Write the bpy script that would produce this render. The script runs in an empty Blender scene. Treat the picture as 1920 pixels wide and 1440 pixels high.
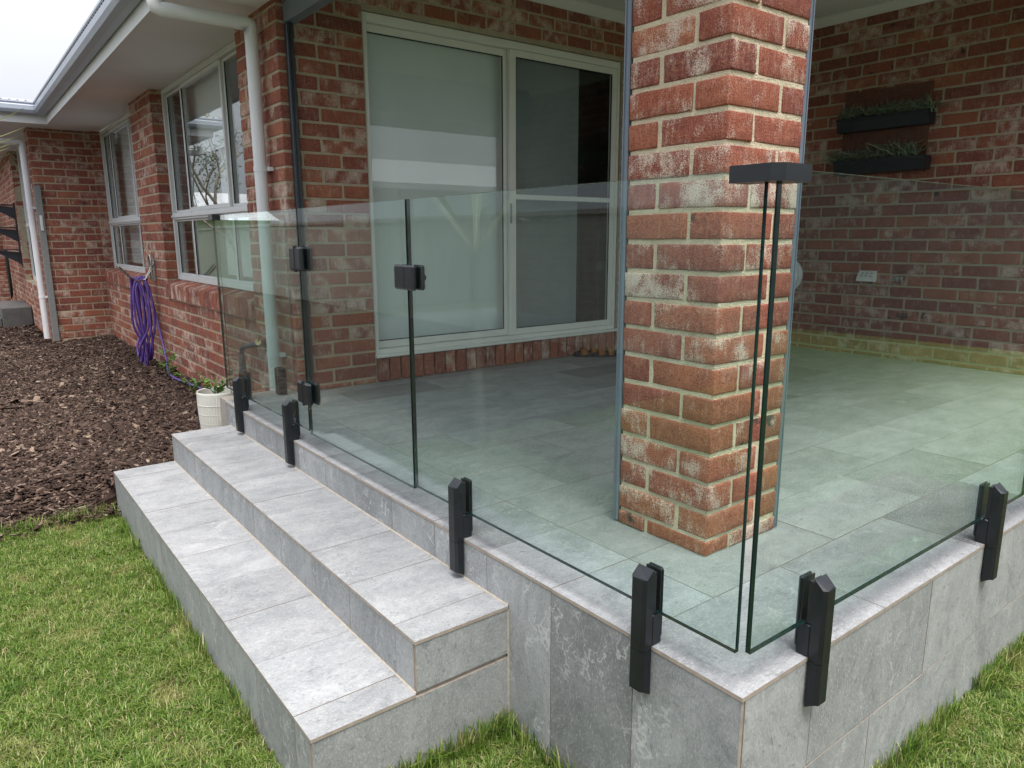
import bpy, math, random
import numpy as np
from mathutils import Vector, Matrix

# ------------------------------------------------------------------ camera, sky, sun, exposure
sc = bpy.context.scene
COL = sc.collection
random.seed(7)
rng = np.random.default_rng(11)

CAM = Vector((-1.1774, -0.7623, 0.9257))
cr = Vector((0.79227, -0.61016, -0.00377)); cu = Vector((0.12434, 0.15540, 0.97999)); cf = Vector((0.59737, 0.77689, -0.19898))
cam = bpy.data.cameras.new("camera"); camo = bpy.data.objects.new("camera", cam); COL.objects.link(camo)
m = Matrix.Identity(4)
for i in range(3):
    m[i][0] = cr[i]; m[i][1] = cu[i]; m[i][2] = -cf[i]; m[i][3] = CAM[i]
camo.matrix_world = m
cam.sensor_width = 36; cam.lens = 1358.65 / 1920 * 36
cam.clip_start = 0.02; cam.clip_end = 600
sc.camera = camo

SUN_EL, SUN_AZ = 70, 200          # degrees; azimuth clockwise from +Y
world = bpy.data.worlds.new("World"); sc.world = world; world.use_nodes = True
nt = world.node_tree; nt.nodes.clear()
out = nt.nodes.new("ShaderNodeOutputWorld"); bg = nt.nodes.new("ShaderNodeBackground")
sky = nt.nodes.new("ShaderNodeTexSky"); sky.sky_type = 'NISHITA'; sky.sun_disc = False
sky.sun_elevation = math.radians(SUN_EL); sky.sun_rotation = math.radians(SUN_AZ)
sky.air_density = 1.0; sky.dust_density = 4.0; sky.ozone_density = 1.0
hsv = nt.nodes.new("ShaderNodeHueSaturation"); hsv.inputs['Saturation'].default_value = 0.22
nt.links.new(sky.outputs[0], hsv.inputs['Color'])
mixw = nt.nodes.new("ShaderNodeMix"); mixw.data_type = 'RGBA'; mixw.inputs[0].default_value = 0.72
tcw = nt.nodes.new("ShaderNodeTexCoord"); nzw = nt.nodes.new("ShaderNodeTexNoise")
nzw.inputs['Scale'].default_value = 1.6; nzw.inputs['Detail'].default_value = 5
nt.links.new(tcw.outputs['Generated'], nzw.inputs['Vector'])
crw = nt.nodes.new("ShaderNodeValToRGB")
crw.color_ramp.elements[0].position = .3; crw.color_ramp.elements[0].color = (6.7, 7.2, 8.3, 1)
crw.color_ramp.elements[1].position = .7; crw.color_ramp.elements[1].color = (9.8, 10.0, 10.5, 1)
nt.links.new(nzw.outputs[0], crw.inputs[0])
nt.links.new(hsv.outputs[0], mixw.inputs[6]); nt.links.new(crw.outputs[0], mixw.inputs[7])
# overcast sky: brighter towards the zenith
sepw = nt.nodes.new("ShaderNodeSeparateXYZ"); nt.links.new(tcw.outputs['Generated'], sepw.inputs[0])
mrw = nt.nodes.new("ShaderNodeMapRange"); mrw.inputs[1].default_value = 0; mrw.inputs[2].default_value = 1; mrw.inputs[3].default_value = .46; mrw.inputs[4].default_value = 1.42
nt.links.new(sepw.outputs[2], mrw.inputs[0])
vmw = nt.nodes.new("ShaderNodeVectorMath"); vmw.operation = 'SCALE'; nt.links.new(mixw.outputs[2], vmw.inputs[0]); nt.links.new(mrw.outputs[0], vmw.inputs['Scale'])
nt.links.new(vmw.outputs[0], bg.inputs[0]); bg.inputs[1].default_value = 0.062
nt.links.new(bg.outputs[0], out.inputs[0])

sun = bpy.data.lights.new("sun", 'SUN'); suno = bpy.data.objects.new("sun", sun); COL.objects.link(suno)
sun.energy = 1.5; sun.angle = math.radians(34); sun.color = (1, .95, .88)
sd = Vector((math.sin(math.radians(SUN_AZ)) * math.cos(math.radians(SUN_EL)), math.cos(math.radians(SUN_AZ)) * math.cos(math.radians(SUN_EL)), math.sin(math.radians(SUN_EL))))
suno.rotation_euler = sd.to_track_quat('Z', 'Y').to_euler(); suno.location = sd * 30

sc.view_settings.view_transform = 'Standard'; sc.view_settings.look = 'None'
sc.view_settings.exposure = 1.70; sc.view_settings.gamma = 1; sc.view_settings.use_curve_mapping = False
sc.render.engine = 'CYCLES'
sc.cycles.use_denoising = True
sc.cycles.max_bounces = 12; sc.cycles.transparent_max_bounces = 24; sc.cycles.diffuse_bounces = 5; sc.cycles.glossy_bounces = 4
sc.cycles.caustics_reflective = False; sc.cycles.caustics_refractive = False

# ------------------------------------------------------------------ mesh helpers
class MB:
    def __init__(s): s.v = []; s.f = []; s.m = []; s.s = []
    def add(s, verts, faces, mat=0, smooth=False):
        o = len(s.v); s.v += [tuple(p) for p in verts]
        for f in faces: s.f.append(tuple(i + o for i in f)); s.m.append(mat); s.s.append(smooth)
    def hull(s, verts, faces, mat=0):          # convex: orient faces outwards
        V = [Vector(p) for p in verts]; c = sum(V, Vector()) / len(V); ff = []
        for f in faces:
            n = (V[f[1]] - V[f[0]]).cross(V[f[2]] - V[f[0]]); fc = sum((V[i] for i in f), Vector()) / len(f)
            ff.append(f if n.dot(fc - c) > 0 else f[::-1])
        s.add(verts, ff, mat)
    def box(s, a, b, mat=0, fm=None):          # fm: material per axis
        x0, y0, z0 = a; x1, y1, z1 = b
        V = [(x0,y0,z0),(x1,y0,z0),(x1,y1,z0),(x0,y1,z0),(x0,y0,z1),(x1,y0,z1),(x1,y1,z1),(x0,y1,z1)]
        F = [((0,3,2,1),2),((4,5,6,7),2),((0,1,5,4),1),((2,3,7,6),1),((1,2,6,5),0),((3,0,4,7),0)]
        for f, ax in F: s.add([V[i] for i in f], [(0,1,2,3)], fm[ax] if fm else mat)
    def cbox(s, a, b, c, mat=0, jit=0, r=None):
        h = [(b[i] - a[i]) / 2 for i in range(3)]; ce = [(b[i] + a[i]) / 2 for i in range(3)]
        V = {}; L = []
        for sx in (-1, 1):
            for sy in (-1, 1):
                for sz in (-1, 1):
                    for ax in range(3):
                        p = [sx * (h[0] - c), sy * (h[1] - c), sz * (h[2] - c)]; p[ax] = (sx, sy, sz)[ax] * h[ax]
                        if jit: p = [q + r.uniform(-jit, jit) for q in p]
                        V[(sx, sy, sz, ax)] = len(L); L.append([ce[i] + p[i] for i in range(3)])
        F = []
        for ax in range(3):
            o = [i for i in range(3) if i != ax]
            for sg in (-1, 1):
                q = []
                for t in ((-1, -1), (1, -1), (1, 1), (-1, 1)):
                    k = [0, 0, 0]; k[ax] = sg; k[o[0]] = t[0]; k[o[1]] = t[1]; q.append(V[(*k, ax)])
                F.append(tuple(q))
            for t0 in (-1, 1):
                for t1 in (-1, 1):
                    q = []
                    for (sg, a2) in ((-1, o[0]), (-1, o[1]), (1, o[1]), (1, o[0])):
                        k = [0, 0, 0]; k[ax] = sg; k[o[0]] = t0; k[o[1]] = t1; q.append(V[(*k, a2)])
                    F.append(tuple(q))
        for sx in (-1, 1):
            for sy in (-1, 1):
                for sz in (-1, 1): F.append(tuple(V[(sx, sy, sz, ax)] for ax in range(3)))
        s.hull(L, F, mat)
    def tube(s, pts, rad, n=8, mat=0, caps=True, smooth=True):
        P = [Vector(p) for p in pts]; k = len(P); rs = rad if isinstance(rad, (list, tuple)) else [rad] * k
        up = None; V = []
        for i in range(k):
            t = (P[min(i + 1, k - 1)] - P[max(i - 1, 0)]).normalized()
            if up is None: up = Vector((0, 0, 1)) if abs(t.z) < .9 else Vector((1, 0, 0))
            a = (up - t * up.dot(t)).normalized(); up = a; b = t.cross(a)
            for j in range(n):
                an = 2 * math.pi * j / n; V.append(P[i] + (a * math.cos(an) + b * math.sin(an)) * rs[i])
        F = [(i * n + j, i * n + (j + 1) % n, (i + 1) * n + (j + 1) % n, (i + 1) * n + j) for i in range(k - 1) for j in range(n)]
        s.add(V, F, mat, smooth)
        if caps: s.add([V[j] for j in range(n)][::-1], [tuple(range(n))], mat); s.add([V[(k - 1) * n + j] for j in range(n)], [tuple(range(n))], mat)
    def lathe(s, prof, c, n=32, mat=0, axis='Z', smooth=True):
        V = []
        for r, z in prof:
            for j in range(n):
                a = 2 * math.pi * j / n; p = (r * math.cos(a), r * math.sin(a), z)
                if axis == 'X': p = (p[2], p[0], p[1])
                V.append((c[0] + p[0], c[1] + p[1], c[2] + p[2]))
        F = [(i * n + j, i * n + (j + 1) % n, (i + 1) * n + (j + 1) % n, (i + 1) * n + j) for i in range(len(prof) - 1) for j in range(n)]
        s.add(V, F, mat, smooth)
    def prism(s, poly, ext, mat=0):            # poly: 3D planar loop, ext: vector
        P = [Vector(p) for p in poly]; e = Vector(ext); n = len(P)
        nn = Vector()
        for i in range(n): nn += P[i].cross(P[(i + 1) % n])
        if nn.dot(e) > 0: P = P[::-1]
        Q = [p + e for p in P]
        s.add(P + Q, [tuple(range(n)), tuple(range(2 * n - 1, n - 1, -1))] + [(i, i + n, (i + 1) % n + n, (i + 1) % n)[::1] for i in range(n)], mat)
    def mesh(s, name, mats):
        me = bpy.data.meshes.new(name); me.from_pydata(s.v, [], s.f)
        for mt in mats: me.materials.append(mt)
        me.polygons.foreach_set("material_index", s.m); me.polygons.foreach_set("use_smooth", s.s); me.update()
        return me
    def build(s, name, mats, parent=None, kind=None):
        if not isinstance(mats, (list, tuple)): mats = [mats]
        o = bpy.data.objects.new(name, s.mesh(name, mats)); COL.objects.link(o)
        if parent: o.parent = parent
        if kind: o['kind'] = kind
        return o

def raw_mesh(name, V, F4, mat, F3=None):
    """fast mesh from numpy arrays: V (n,3), quads F4 (k,4) and tris F3 (t,3)"""
    me = bpy.data.meshes.new(name); V = np.asarray(V, np.float32)
    me.vertices.add(len(V)); me.vertices.foreach_set("co", V.ravel())
    F4 = np.zeros((0, 4), np.int32) if F4 is None else np.asarray(F4, np.int32)
    F3 = np.zeros((0, 3), np.int32) if F3 is None else np.asarray(F3, np.int32)
    loops = np.concatenate([F4.ravel(), F3.ravel()]); me.loops.add(len(loops)); me.loops.foreach_set("vertex_index", loops)
    me.polygons.add(len(F4) + len(F3))
    st = np.concatenate([np.arange(len(F4)) * 4, len(F4) * 4 + np.arange(len(F3)) * 3]).astype(np.int32)
    me.polygons.foreach_set("loop_start", st)
    me.materials.append(mat); me.update(calc_edges=True); me.validate()
    return me

def tag(o, label, cat, group=None, kind=None):
    if label: o['label'] = label
    if cat: o['category'] = cat
    if group: o['group'] = group
    if kind: o['kind'] = kind
    return o
def thing(name, loc, label, cat, group=None, kind=None):
    o = bpy.data.objects.new(name, None); COL.objects.link(o); o.location = loc; o.empty_display_size = .05
    return tag(o, label, cat, group, kind)
def link(name, me, parent, loc=(0, 0, 0), rot=0):
    o = bpy.data.objects.new(name, me); COL.objects.link(o); o.location = loc; o.rotation_euler = (0, 0, rot)
    if parent: o.parent = parent
    return o

# ------------------------------------------------------------------ materials
class N:
    def __init__(s, name):
        s.mat = bpy.data.materials.new(name); s.mat.use_nodes = True; s.t = s.mat.node_tree; s.t.nodes.clear()
        s.out = s.t.nodes.new("ShaderNodeOutputMaterial")
    def n(s, ty, **kw):
        nd = s.t.nodes.new("ShaderNode" + ty)
        for k, v in kw.items():
            if k in nd.inputs: s.set(nd.inputs[k], v)
            else: setattr(nd, k, v)
        return nd
    def set(s, inp, v):
        if isinstance(v, bpy.types.NodeSocket): s.t.links.new(v, inp)
        elif isinstance(v, bpy.types.Node): s.t.links.new(v.outputs[0], inp)
        else:
            if hasattr(inp.default_value, '__len__') and not isinstance(v, (int, float)) and len(inp.default_value) == 4 and len(v) == 3: v = (*v, 1)
            inp.default_value = v
    def math(s, op, a, b=None, clamp=False):
        nd = s.t.nodes.new("ShaderNodeMath"); nd.operation = op; nd.use_clamp = clamp
        s.set(nd.inputs[0], a)
        if b is not None: s.set(nd.inputs[1], b)
        return nd.outputs[0]
    def vmath(s, op, a, b=None):
        nd = s.t.nodes.new("ShaderNodeVectorMath"); nd.operation = op; s.set(nd.inputs[0], a)
        if b is not None: s.set(nd.inputs[1], b)
        return nd.outputs[0]
    def noise(s, vec, scale, detail=4, rough=.55, col=False):
        nd = s.n("TexNoise", Scale=scale, Detail=detail, Roughness=rough, Vector=vec)
        return nd.outputs[1 if col else 0]
    def mix(s, f, a, b, blend='MIX'):
        nd = s.t.nodes.new("ShaderNodeMix"); nd.data_type = 'RGBA'; nd.blend_type = blend
        s.set(nd.inputs[0], f); s.set(nd.inputs[6], a); s.set(nd.inputs[7], b); return nd.outputs[2]
    def ramp(s, f, stops, interp='LINEAR'):
        nd = s.t.nodes.new("ShaderNodeValToRGB"); e = nd.color_ramp.elements; nd.color_ramp.interpolation = interp
        while len(e) < len(stops): e.new(.5)
        for i, (p, c) in enumerate(stops):
            e[i].position = p; e[i].color = (*c, 1) if not isinstance(c, (int, float)) else (c, c, c, 1)
        s.set(nd.inputs[0], f); return nd.outputs[0]
    def bump(s, h, strength=.3, dist=.01, normal=None):
        nd = s.n("Bump", Strength=strength, Distance=dist, Height=h)
        if normal is not None: s.set(nd.inputs['Normal'], normal)
        return nd.outputs[0]
    def pbr(s, col, rough=.6, normal=None, metal=0, spec=.5, **kw):
        p = s.n("BsdfPrincipled"); s.set(p.inputs['Base Color'], col); s.set(p.inputs['Roughness'], rough); s.set(p.inputs['Metallic'], metal)
        p.inputs['Specular IOR Level'].default_value = spec
        if normal is not None: s.set(p.inputs['Normal'], normal)
        s.t.links.new(p.outputs[0], s.out.inputs[0]); return p

def rnd_vec(k, coord='Object'):
    """per-object / per-island shifted coordinates + a 0..1 random number"""
    tc = k.n("TexCoord"); oi = k.n("ObjectInfo"); ge = k.n("NewGeometry")
    r = k.math('FRACT', k.math('ADD', k.math('MULTIPLY', oi.outputs['Random'], 7.31), k.math('MULTIPLY', ge.outputs['Random Per Island'], 13.7)))
    sh = k.n("CombineXYZ", X=k.math('MULTIPLY', r, 37.0), Y=k.math('MULTIPLY', r, 91.0), Z=k.math('MULTIPLY', r, 53.0))
    return k.vmath('ADD', tc.outputs[coord], sh), r, tc

def m_brick(name, base_th, amt, dull=0.):
    k = N(name); vec, r, tc = rnd_vec(k); r2 = k.math('FRACT', k.math('MULTIPLY', r, 17.77)); r3 = k.math('FRACT', k.math('MULTIPLY', r, 41.3)); r4 = k.math('FRACT', k.math('MULTIPLY', r, 73.9))
    base = k.ramp(r, [(0, (.185, .054, .046)), (.3, (.285, .077, .052)), (.7, (.365, .106, .061)), (1, (.45, .158, .082))])
    big = k.noise(vec, 9, 3); mid = k.noise(vec, 45, 4, .6); fine = k.noise(vec, 210, 3, .75)
    base = k.mix(k.math('MULTIPLY', k.ramp(big, [(.35, 0.), (.7, 1.)]), .55), base, (.165, .045, .048))
    base = k.mix(k.ramp(mid, [(.4, 0.), (.75, .55)]), base, (.42, .165, .10))
    # stretched drag marks
    st = k.noise(k.vmath('MULTIPLY', vec, (1, 1, .22)), 85, 3, .6)
    base = k.mix(k.ramp(st, [(.5, 0.), (.8, .35)]), base, (.54, .30, .20))
    base = k.mix(dull, base, (.150, .090, .078))
    # lime wash: patches broken up by grain, strength differs per brick
    th = k.math('SUBTRACT', base_th, k.math('MULTIPLY', k.math('POWER', r2, 1.6), .22))
    patch = k.math('SUBTRACT', k.math('ADD', k.math('MULTIPLY', k.noise(vec, 13, 3, .5), .75), k.math('MULTIPLY', st, .25)), th)
    grain = k.math('SUBTRACT', k.noise(vec, 330, 2, .7), .5)
    lime = k.math('MULTIPLY', k.math('ADD', k.math('MULTIPLY', patch, 7.0), k.math('MULTIPLY', grain, 5.0)), 1.0, True)
    base = k.mix(k.math('MULTIPLY', lime, amt), base, (.76, .67, .56))
    # grain darks
    base = k.mix(k.ramp(fine, [(.32, .9), (.49, 0.)]), base, (.085, .030, .026)); base = k.mix(k.ramp(fine, [(.54, 0.), (.72, .5)]), base, (.58, .33, .21))
    # rare burnt spots
    burn = k.math('MULTIPLY', k.math('GREATER_THAN', r3, .93), k.ramp(k.noise(vec, 16, 4, .6), [(.58, 0.), (.66, 1.)]))
    base = k.mix(k.math('MULTIPLY', burn, .9), base, (.035, .035, .038))
    h = k.math('ADD', k.math('MULTIPLY', mid, .6), k.math('MULTIPLY', fine, .8))
    k.pbr(base, .92, k.bump(h, .9, .004), spec=.2); return k.mat
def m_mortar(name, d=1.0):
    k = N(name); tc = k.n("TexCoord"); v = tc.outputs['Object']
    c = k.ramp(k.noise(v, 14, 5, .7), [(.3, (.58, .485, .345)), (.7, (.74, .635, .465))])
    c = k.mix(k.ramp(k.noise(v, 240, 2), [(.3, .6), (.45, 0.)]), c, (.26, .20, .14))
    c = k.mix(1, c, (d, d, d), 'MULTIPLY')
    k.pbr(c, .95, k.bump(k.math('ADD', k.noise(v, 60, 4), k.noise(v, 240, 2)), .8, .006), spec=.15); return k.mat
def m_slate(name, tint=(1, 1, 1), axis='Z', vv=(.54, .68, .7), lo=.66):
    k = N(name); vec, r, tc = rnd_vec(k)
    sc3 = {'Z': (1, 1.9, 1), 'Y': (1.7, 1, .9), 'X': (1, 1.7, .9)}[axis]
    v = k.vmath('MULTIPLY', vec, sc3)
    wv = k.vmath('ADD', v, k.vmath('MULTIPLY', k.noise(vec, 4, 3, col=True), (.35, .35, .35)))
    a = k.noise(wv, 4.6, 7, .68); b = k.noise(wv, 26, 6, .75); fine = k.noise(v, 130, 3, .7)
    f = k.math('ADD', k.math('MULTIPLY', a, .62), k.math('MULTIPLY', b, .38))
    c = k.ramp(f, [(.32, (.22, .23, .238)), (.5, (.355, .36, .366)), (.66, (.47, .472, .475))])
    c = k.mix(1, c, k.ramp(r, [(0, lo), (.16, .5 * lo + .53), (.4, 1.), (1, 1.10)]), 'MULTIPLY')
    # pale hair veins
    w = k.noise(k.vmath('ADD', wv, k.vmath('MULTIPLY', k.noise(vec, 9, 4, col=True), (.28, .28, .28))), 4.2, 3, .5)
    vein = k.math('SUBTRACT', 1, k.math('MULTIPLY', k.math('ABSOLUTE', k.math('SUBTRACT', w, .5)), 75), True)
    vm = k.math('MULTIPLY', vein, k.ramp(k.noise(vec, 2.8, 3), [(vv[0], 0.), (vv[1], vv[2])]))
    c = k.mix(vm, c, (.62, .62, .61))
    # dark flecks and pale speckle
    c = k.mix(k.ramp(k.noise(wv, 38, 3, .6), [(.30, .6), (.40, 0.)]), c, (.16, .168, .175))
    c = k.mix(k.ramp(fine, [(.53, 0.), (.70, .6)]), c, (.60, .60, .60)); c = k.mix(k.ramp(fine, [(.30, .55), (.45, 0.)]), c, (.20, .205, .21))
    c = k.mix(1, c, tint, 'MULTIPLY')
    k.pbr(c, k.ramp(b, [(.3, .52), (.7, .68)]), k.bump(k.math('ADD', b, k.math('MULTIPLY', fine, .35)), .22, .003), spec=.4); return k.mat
def m_plain(name, col, rough=.5, metal=0, nscale=30, namt=.12, spec=.5, bump=.0, bscale=200):
    k = N(name); tc = k.n("TexCoord"); v = tc.outputs['Object']
    c = k.mix(k.ramp(k.noise(v, nscale, 4), [(.3, 0.), (.7, 1.)]), tuple(x * (1 - namt) for x in col), tuple(min(1, x * (1 + namt)) for x in col))
    ro = k.ramp(k.noise(v, nscale * 1.7, 3), [(.3, max(.03, rough - .06)), (.7, min(1, rough + .06))])
    k.pbr(c, ro, k.bump(k.noise(v, bscale, 3), bump, .002) if bump else None, metal, spec); return k.mat
def m_glass(name, tint, smear=0.):
    """clear sheet glass: tinted see-through + angle-dependent mirror, the same from every side"""
    k = N(name); lw = k.n("LayerWeight", Blend=.5)
    p5 = k.math('POWER', lw.outputs['Facing'], 5.0); R = k.math('ADD', .042, k.math('MULTIPLY', p5, .95))
    tr = k.n("BsdfTransparent", Color=tint); gl = k.n("BsdfGlossy", Roughness=0.0); gl.inputs['Color'].default_value = (.96, 1, .985, 1)
    ms = k.n("MixShader"); k.set(ms.inputs[0], R); k.set(ms.inputs[1], tr); k.set(ms.inputs[2], gl)
    last = ms
    if smear:
        tc = k.n("TexCoord"); sm = k.noise(k.vmath('MULTIPLY', tc.outputs['Object'], (1, 1, .35)), 7, 5, .7)
        df = k.n("BsdfDiffuse", Color=(.75, .8, .78)); m2 = k.n("MixShader"); k.set(m2.inputs[0], k.math('MULTIPLY', k.ramp(sm, [(.35, .2), (.75, 1.)]), smear)); k.set(m2.inputs[1], ms.outputs[0]); k.set(m2.inputs[2], df.outputs[0]); last = m2
    k.t.links.new(last.outputs[0], k.out.inputs[0]); return k.mat
def m_grass():
    k = N("grass_blades"); ge = k.n("NewGeometry"); r = ge.outputs['Random Per Island']; tc = k.n("TexCoord")
    pn = k.noise(tc.outputs['Object'], 5.5, 3, .6)
    c = k.ramp(r, [(0, (.055, .115, .015)), (.3, (.100, .190, .026)), (.6, (.165, .262, .042)), (.83, (.255, .325, .068)), (.92, (.40, .38, .17)), (1, (.56, .48, .27))])
    c = k.mix(k.ramp(pn, [(.55, 0.), (.74, .6)]), c, (.44, .38, .17)); c = k.mix(k.ramp(pn, [(.28, .5), (.42, 0.)]), c, (.06, .15, .02))
    d = k.n("BsdfDiffuse", Color=c); t = k.n("BsdfTranslucent", Color=c); g = k.n("BsdfGlossy", Roughness=.45); g.inputs['Color'].default_value = (.5, .55, .4, 1)
    a = k.n("MixShader"); k.set(a.inputs[0], .35); k.set(a.inputs[1], d); k.set(a.inputs[2], t)
    b = k.n("MixShader"); k.set(b.inputs[0], .06); k.set(b.inputs[1], a); k.set(b.inputs[2], g)
    k.t.links.new(b.outputs[0], k.out.inputs[0]); return k.mat
def m_island(name, stops, rough=.85, nscale=90, bump=.5):
    k = N(name); ge = k.n("NewGeometry"); tc = k.n("TexCoord"); n = k.noise(tc.outputs['Object'], nscale, 4, .65)
    f = k.math('ADD', k.math('MULTIPLY', ge.outputs['Random Per Island'], .9), k.math('MULTIPLY', k.math('SUBTRACT', n, .3), .35))
    k.pbr(k.ramp(f, stops), rough, k.bump(n, bump, .004), spec=.25); return k.mat
def m_ground(name, a, b, scale=12):
    k = N(name); tc = k.n("TexCoord"); v = tc.outputs['Object']; n = k.noise(v, scale, 6, .7)
    k.pbr(k.ramp(n, [(.3, a), (.7, b)]), .95, k.bump(k.noise(v, scale * 8, 4), .6, .02), spec=.1); return k.mat

M = dict(
    brick=m_brick('brick_clay_pillar', .635, .80), hbrick=m_brick('brick_clay', .632, .66, .12), mortar=m_mortar('mortar_pillar'), mortar_shaded=m_mortar('mortar', .70),  # house mortar: same as the lit pillar's, with shade painted into its colour
    slateZ=m_slate("slate_tile_top", (.83, .84, .86), 'Z'), slateF=m_slate("slate_tile_floor_shaded", (.755, .775, .76), 'Z', lo=.60), slateS=m_slate("slate_tile_tread", (.79, .793, .805), 'Z', lo=.90), slateX=m_slate("slate_tile_riser", (.80, .82, .825), 'X', (.42, .55, .95)), slateY=m_slate("slate_tile_face", (.84, .855, .84), 'Y', (.50, .64, .75)),  # floor copy: same tile, painted darker for the shade under the roof
    edge=m_plain("tile_edge", (.33, .275, .23), .7, namt=.2), sealant=m_plain("cream_sealant", (.37, .32, .26), .8, nscale=60, namt=.18), grout=m_plain("grout", (.34, .31, .27), .9, nscale=60, namt=.18),
    black=m_plain("black_powdercoat", (.008, .0105, .014), .38, nscale=20, namt=.25, spec=.5, bump=.05, bscale=500),
    rail=m_plain("slate_blue_aluminium", (.145, .175, .215), .42, nscale=8, namt=.06), railblack=m_plain("charcoal_aluminium", (.030, .036, .046), .35, nscale=8, namt=.1),
    glass=m_glass("tinted_sheet_glass", (.906, .966, .951), .005), wglass=m_glass("window_glass", (.955, .97, .965)),
    gedge=m_plain("glass_edge", (.006, .022, .022), .12, spec=.8), gtop=m_plain("glass_top_edge", (.34, .42, .40), .25),
    alu=m_plain("pearl_aluminium", (.60, .61, .60), .42, nscale=6, namt=.03), white=m_plain("white_aluminium", (.74, .74, .70), .45, nscale=6, namt=.03),
    seal=m_plain("black_seal", (.01, .01, .011), .6),
    soffit=m_plain("painted_soffit", (.80, .80, .82), .75, nscale=2.5, namt=.035), ceil=m_plain("painted_ceiling", (.66, .655, .63), .8, nscale=2.5, namt=.03),
    fascia=m_plain("fascia_paint", (.76, .765, .77), .5, nscale=3, namt=.03), gutter=m_plain("grey_blue_gutter", (.385, .42, .50), .38, nscale=3, namt=.05), roof=m_plain("roof_metal", (.62, .62, .65), .5, nscale=3, namt=.06),
    pipe=m_plain("painted_pipe", (.70, .70, .72), .42, nscale=5, namt=.03), post=m_plain("grey_post", (.20, .205, .20), .5),
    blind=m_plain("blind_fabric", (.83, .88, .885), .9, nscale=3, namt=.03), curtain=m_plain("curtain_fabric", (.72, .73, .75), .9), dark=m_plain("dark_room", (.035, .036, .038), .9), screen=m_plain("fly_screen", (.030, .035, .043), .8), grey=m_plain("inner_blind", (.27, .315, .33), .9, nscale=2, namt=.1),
    grass=m_grass(), bark=m_island("bark_chip", [(0, (.017, .010, .008)), (.35, (.041, .024, .018)), (.68, (.072, .044, .033)), (.90, (.135, .092, .070)), (1, (.33, .25, .19))]),
    soil=m_ground("soil", (.05, .035, .022), (.13, .095, .05)), mulch=m_ground("mulch_bed", (.018, .011, .009), (.06, .038, .03), 30), farlawn=m_ground("lawn_far", (.05, .095, .02), (.115, .155, .045), 9),
    hose=m_plain("purple_hose", (.095, .048, .25), .38, nscale=14, namt=.18), steel=m_plain("steel", (.42, .40, .38), .28, 1.0), brass=m_plain("brass", (.45, .36, .2), .35, 1.0),
    pot=m_plain("glazed_pot", (.68, .67, .61), .4, nscale=12, namt=.05), timber=m_plain("stained_timber", (.13, .048, .028), .55, nscale=40, namt=.3), planter=m_plain("planter_plastic", (.014, .017, .022), .45),
    succ=m_island("succulent", [(0, (.07, .10, .07)), (.5, (.14, .18, .12)), (1, (.27, .31, .22))], .5, 20, .1), leaf=m_island("leaf", [(0, (.05, .11, .02)), (.6, (.10, .20, .04)), (1, (.20, .30, .08))], .45, 30, .2),
    frond=m_island("frond", [(0, (.36, .44, .22)), (.6, (.56, .58, .38)), (1, (.72, .69, .55))], .5, 30, .1),
    concrete=m_plain("dark_concrete", (.10, .095, .092), .85, nscale=10, namt=.2, bump=.3, bscale=60), plast=m_plain("white_plastic", (.72, .72, .68), .4), plastgrey=m_plain("grey_plastic", (.30, .30, .29), .5),
    rubber=m_plain("black_rubber", (.02, .025, .024), .7), suede=m_plain("tan_suede", (.30, .125, .035), .85, nscale=40, namt=.25), cork=m_plain("dark_footbed", (.05, .035, .028), .85),
    sheet=m_plain("cream_sheet_steel", (.56, .545, .48), .5, nscale=2, namt=.04), trunk=m_ground("gum_bark", (.20, .17, .14), (.42, .37, .32), 6), gum=m_island("gum_leaf", [(0, (.05, .075, .03)), (1, (.15, .19, .09))], .5, 8, .1),
)

# ------------------------------------------------------------------ ground
LAWN_Z = -.525
def mz(x, y): return max(-.435, -.305 - .062 * (.42 - x)) if x < .42 else -.305       # top of the mulch bed
g = MB(); g.box((-60, -60, -.9), (60, 60, LAWN_Z - .004)); o = g.build("ground", M['farlawn'], kind='structure')
g = MB(); xs = np.linspace(-5.1, .6, 17); ys = np.linspace(3.47, 21, 40)
V = [(x, y, mz(x, y) - .018 - (.10 * max(0, 1 - (y - 3.47) / .35) if y < 3.82 and x < -.62 else 0)) for y in ys for x in xs]
g.add(V, [(j * 17 + i, j * 17 + i + 1, (j + 1) * 17 + i + 1, (j + 1) * 17 + i) for j in range(39) for i in range(16)], 0, True)
n0 = len(g.v); g.add([(x, 3.47, LAWN_Z) for x in xs] + [V[i] for i in range(17)], [(i, i + 1, i + 18, i + 17) for i in range(16)])
g.build("mulch_bed", M['mulch'], kind='structure')
g = MB(); g.box((-2.6, -1.2, LAWN_Z - .003), (3.4, 3.47, LAWN_Z)); g.build("soil", M['soil'], kind='structure')

# ------------------------------------------------------------------ tiled patio and steps
_tm = {}
def tile(parent, a, b, ax, name='tile', tread=''):
    """one tile from corner a to corner b, face normal along axis ax (0/1/2)"""
    size = tuple(round(b[i] - a[i], 4) for i in range(3)); key = (size, ax, tread)
    if key not in _tm:
        h = [s / 2 for s in size]; fm = [1, 1, 1]; fm[ax] = 0
        q = MB(); q.box([-v for v in h], h, fm=fm); _tm[key] = q.mesh('tile', [M['slate' + (tread or 'XYZ'[ax])], M['edge']])
    j = random.uniform(-.0006, .0006)
    c = [(a[i] + b[i]) / 2 for i in range(3)]; c[ax] += j
    return link(name, _tm[key], parent, c)
G = .0012; T = .010
patio = thing('patio', (2.2, 1.7, -.6), 'raised patio of grey slate tiles with a glass balustrade round its edge', 'patio', kind='structure')
patio.location = (0, 0, 0)
RX, W, XW, YE = 4.46, 3.44, .42, 3.50
b = MB(); b.box((.0115, .0115, -.62), (RX + .25, W + .2, -.0035)); b.build('grout_bed', M['grout'], patio)
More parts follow.
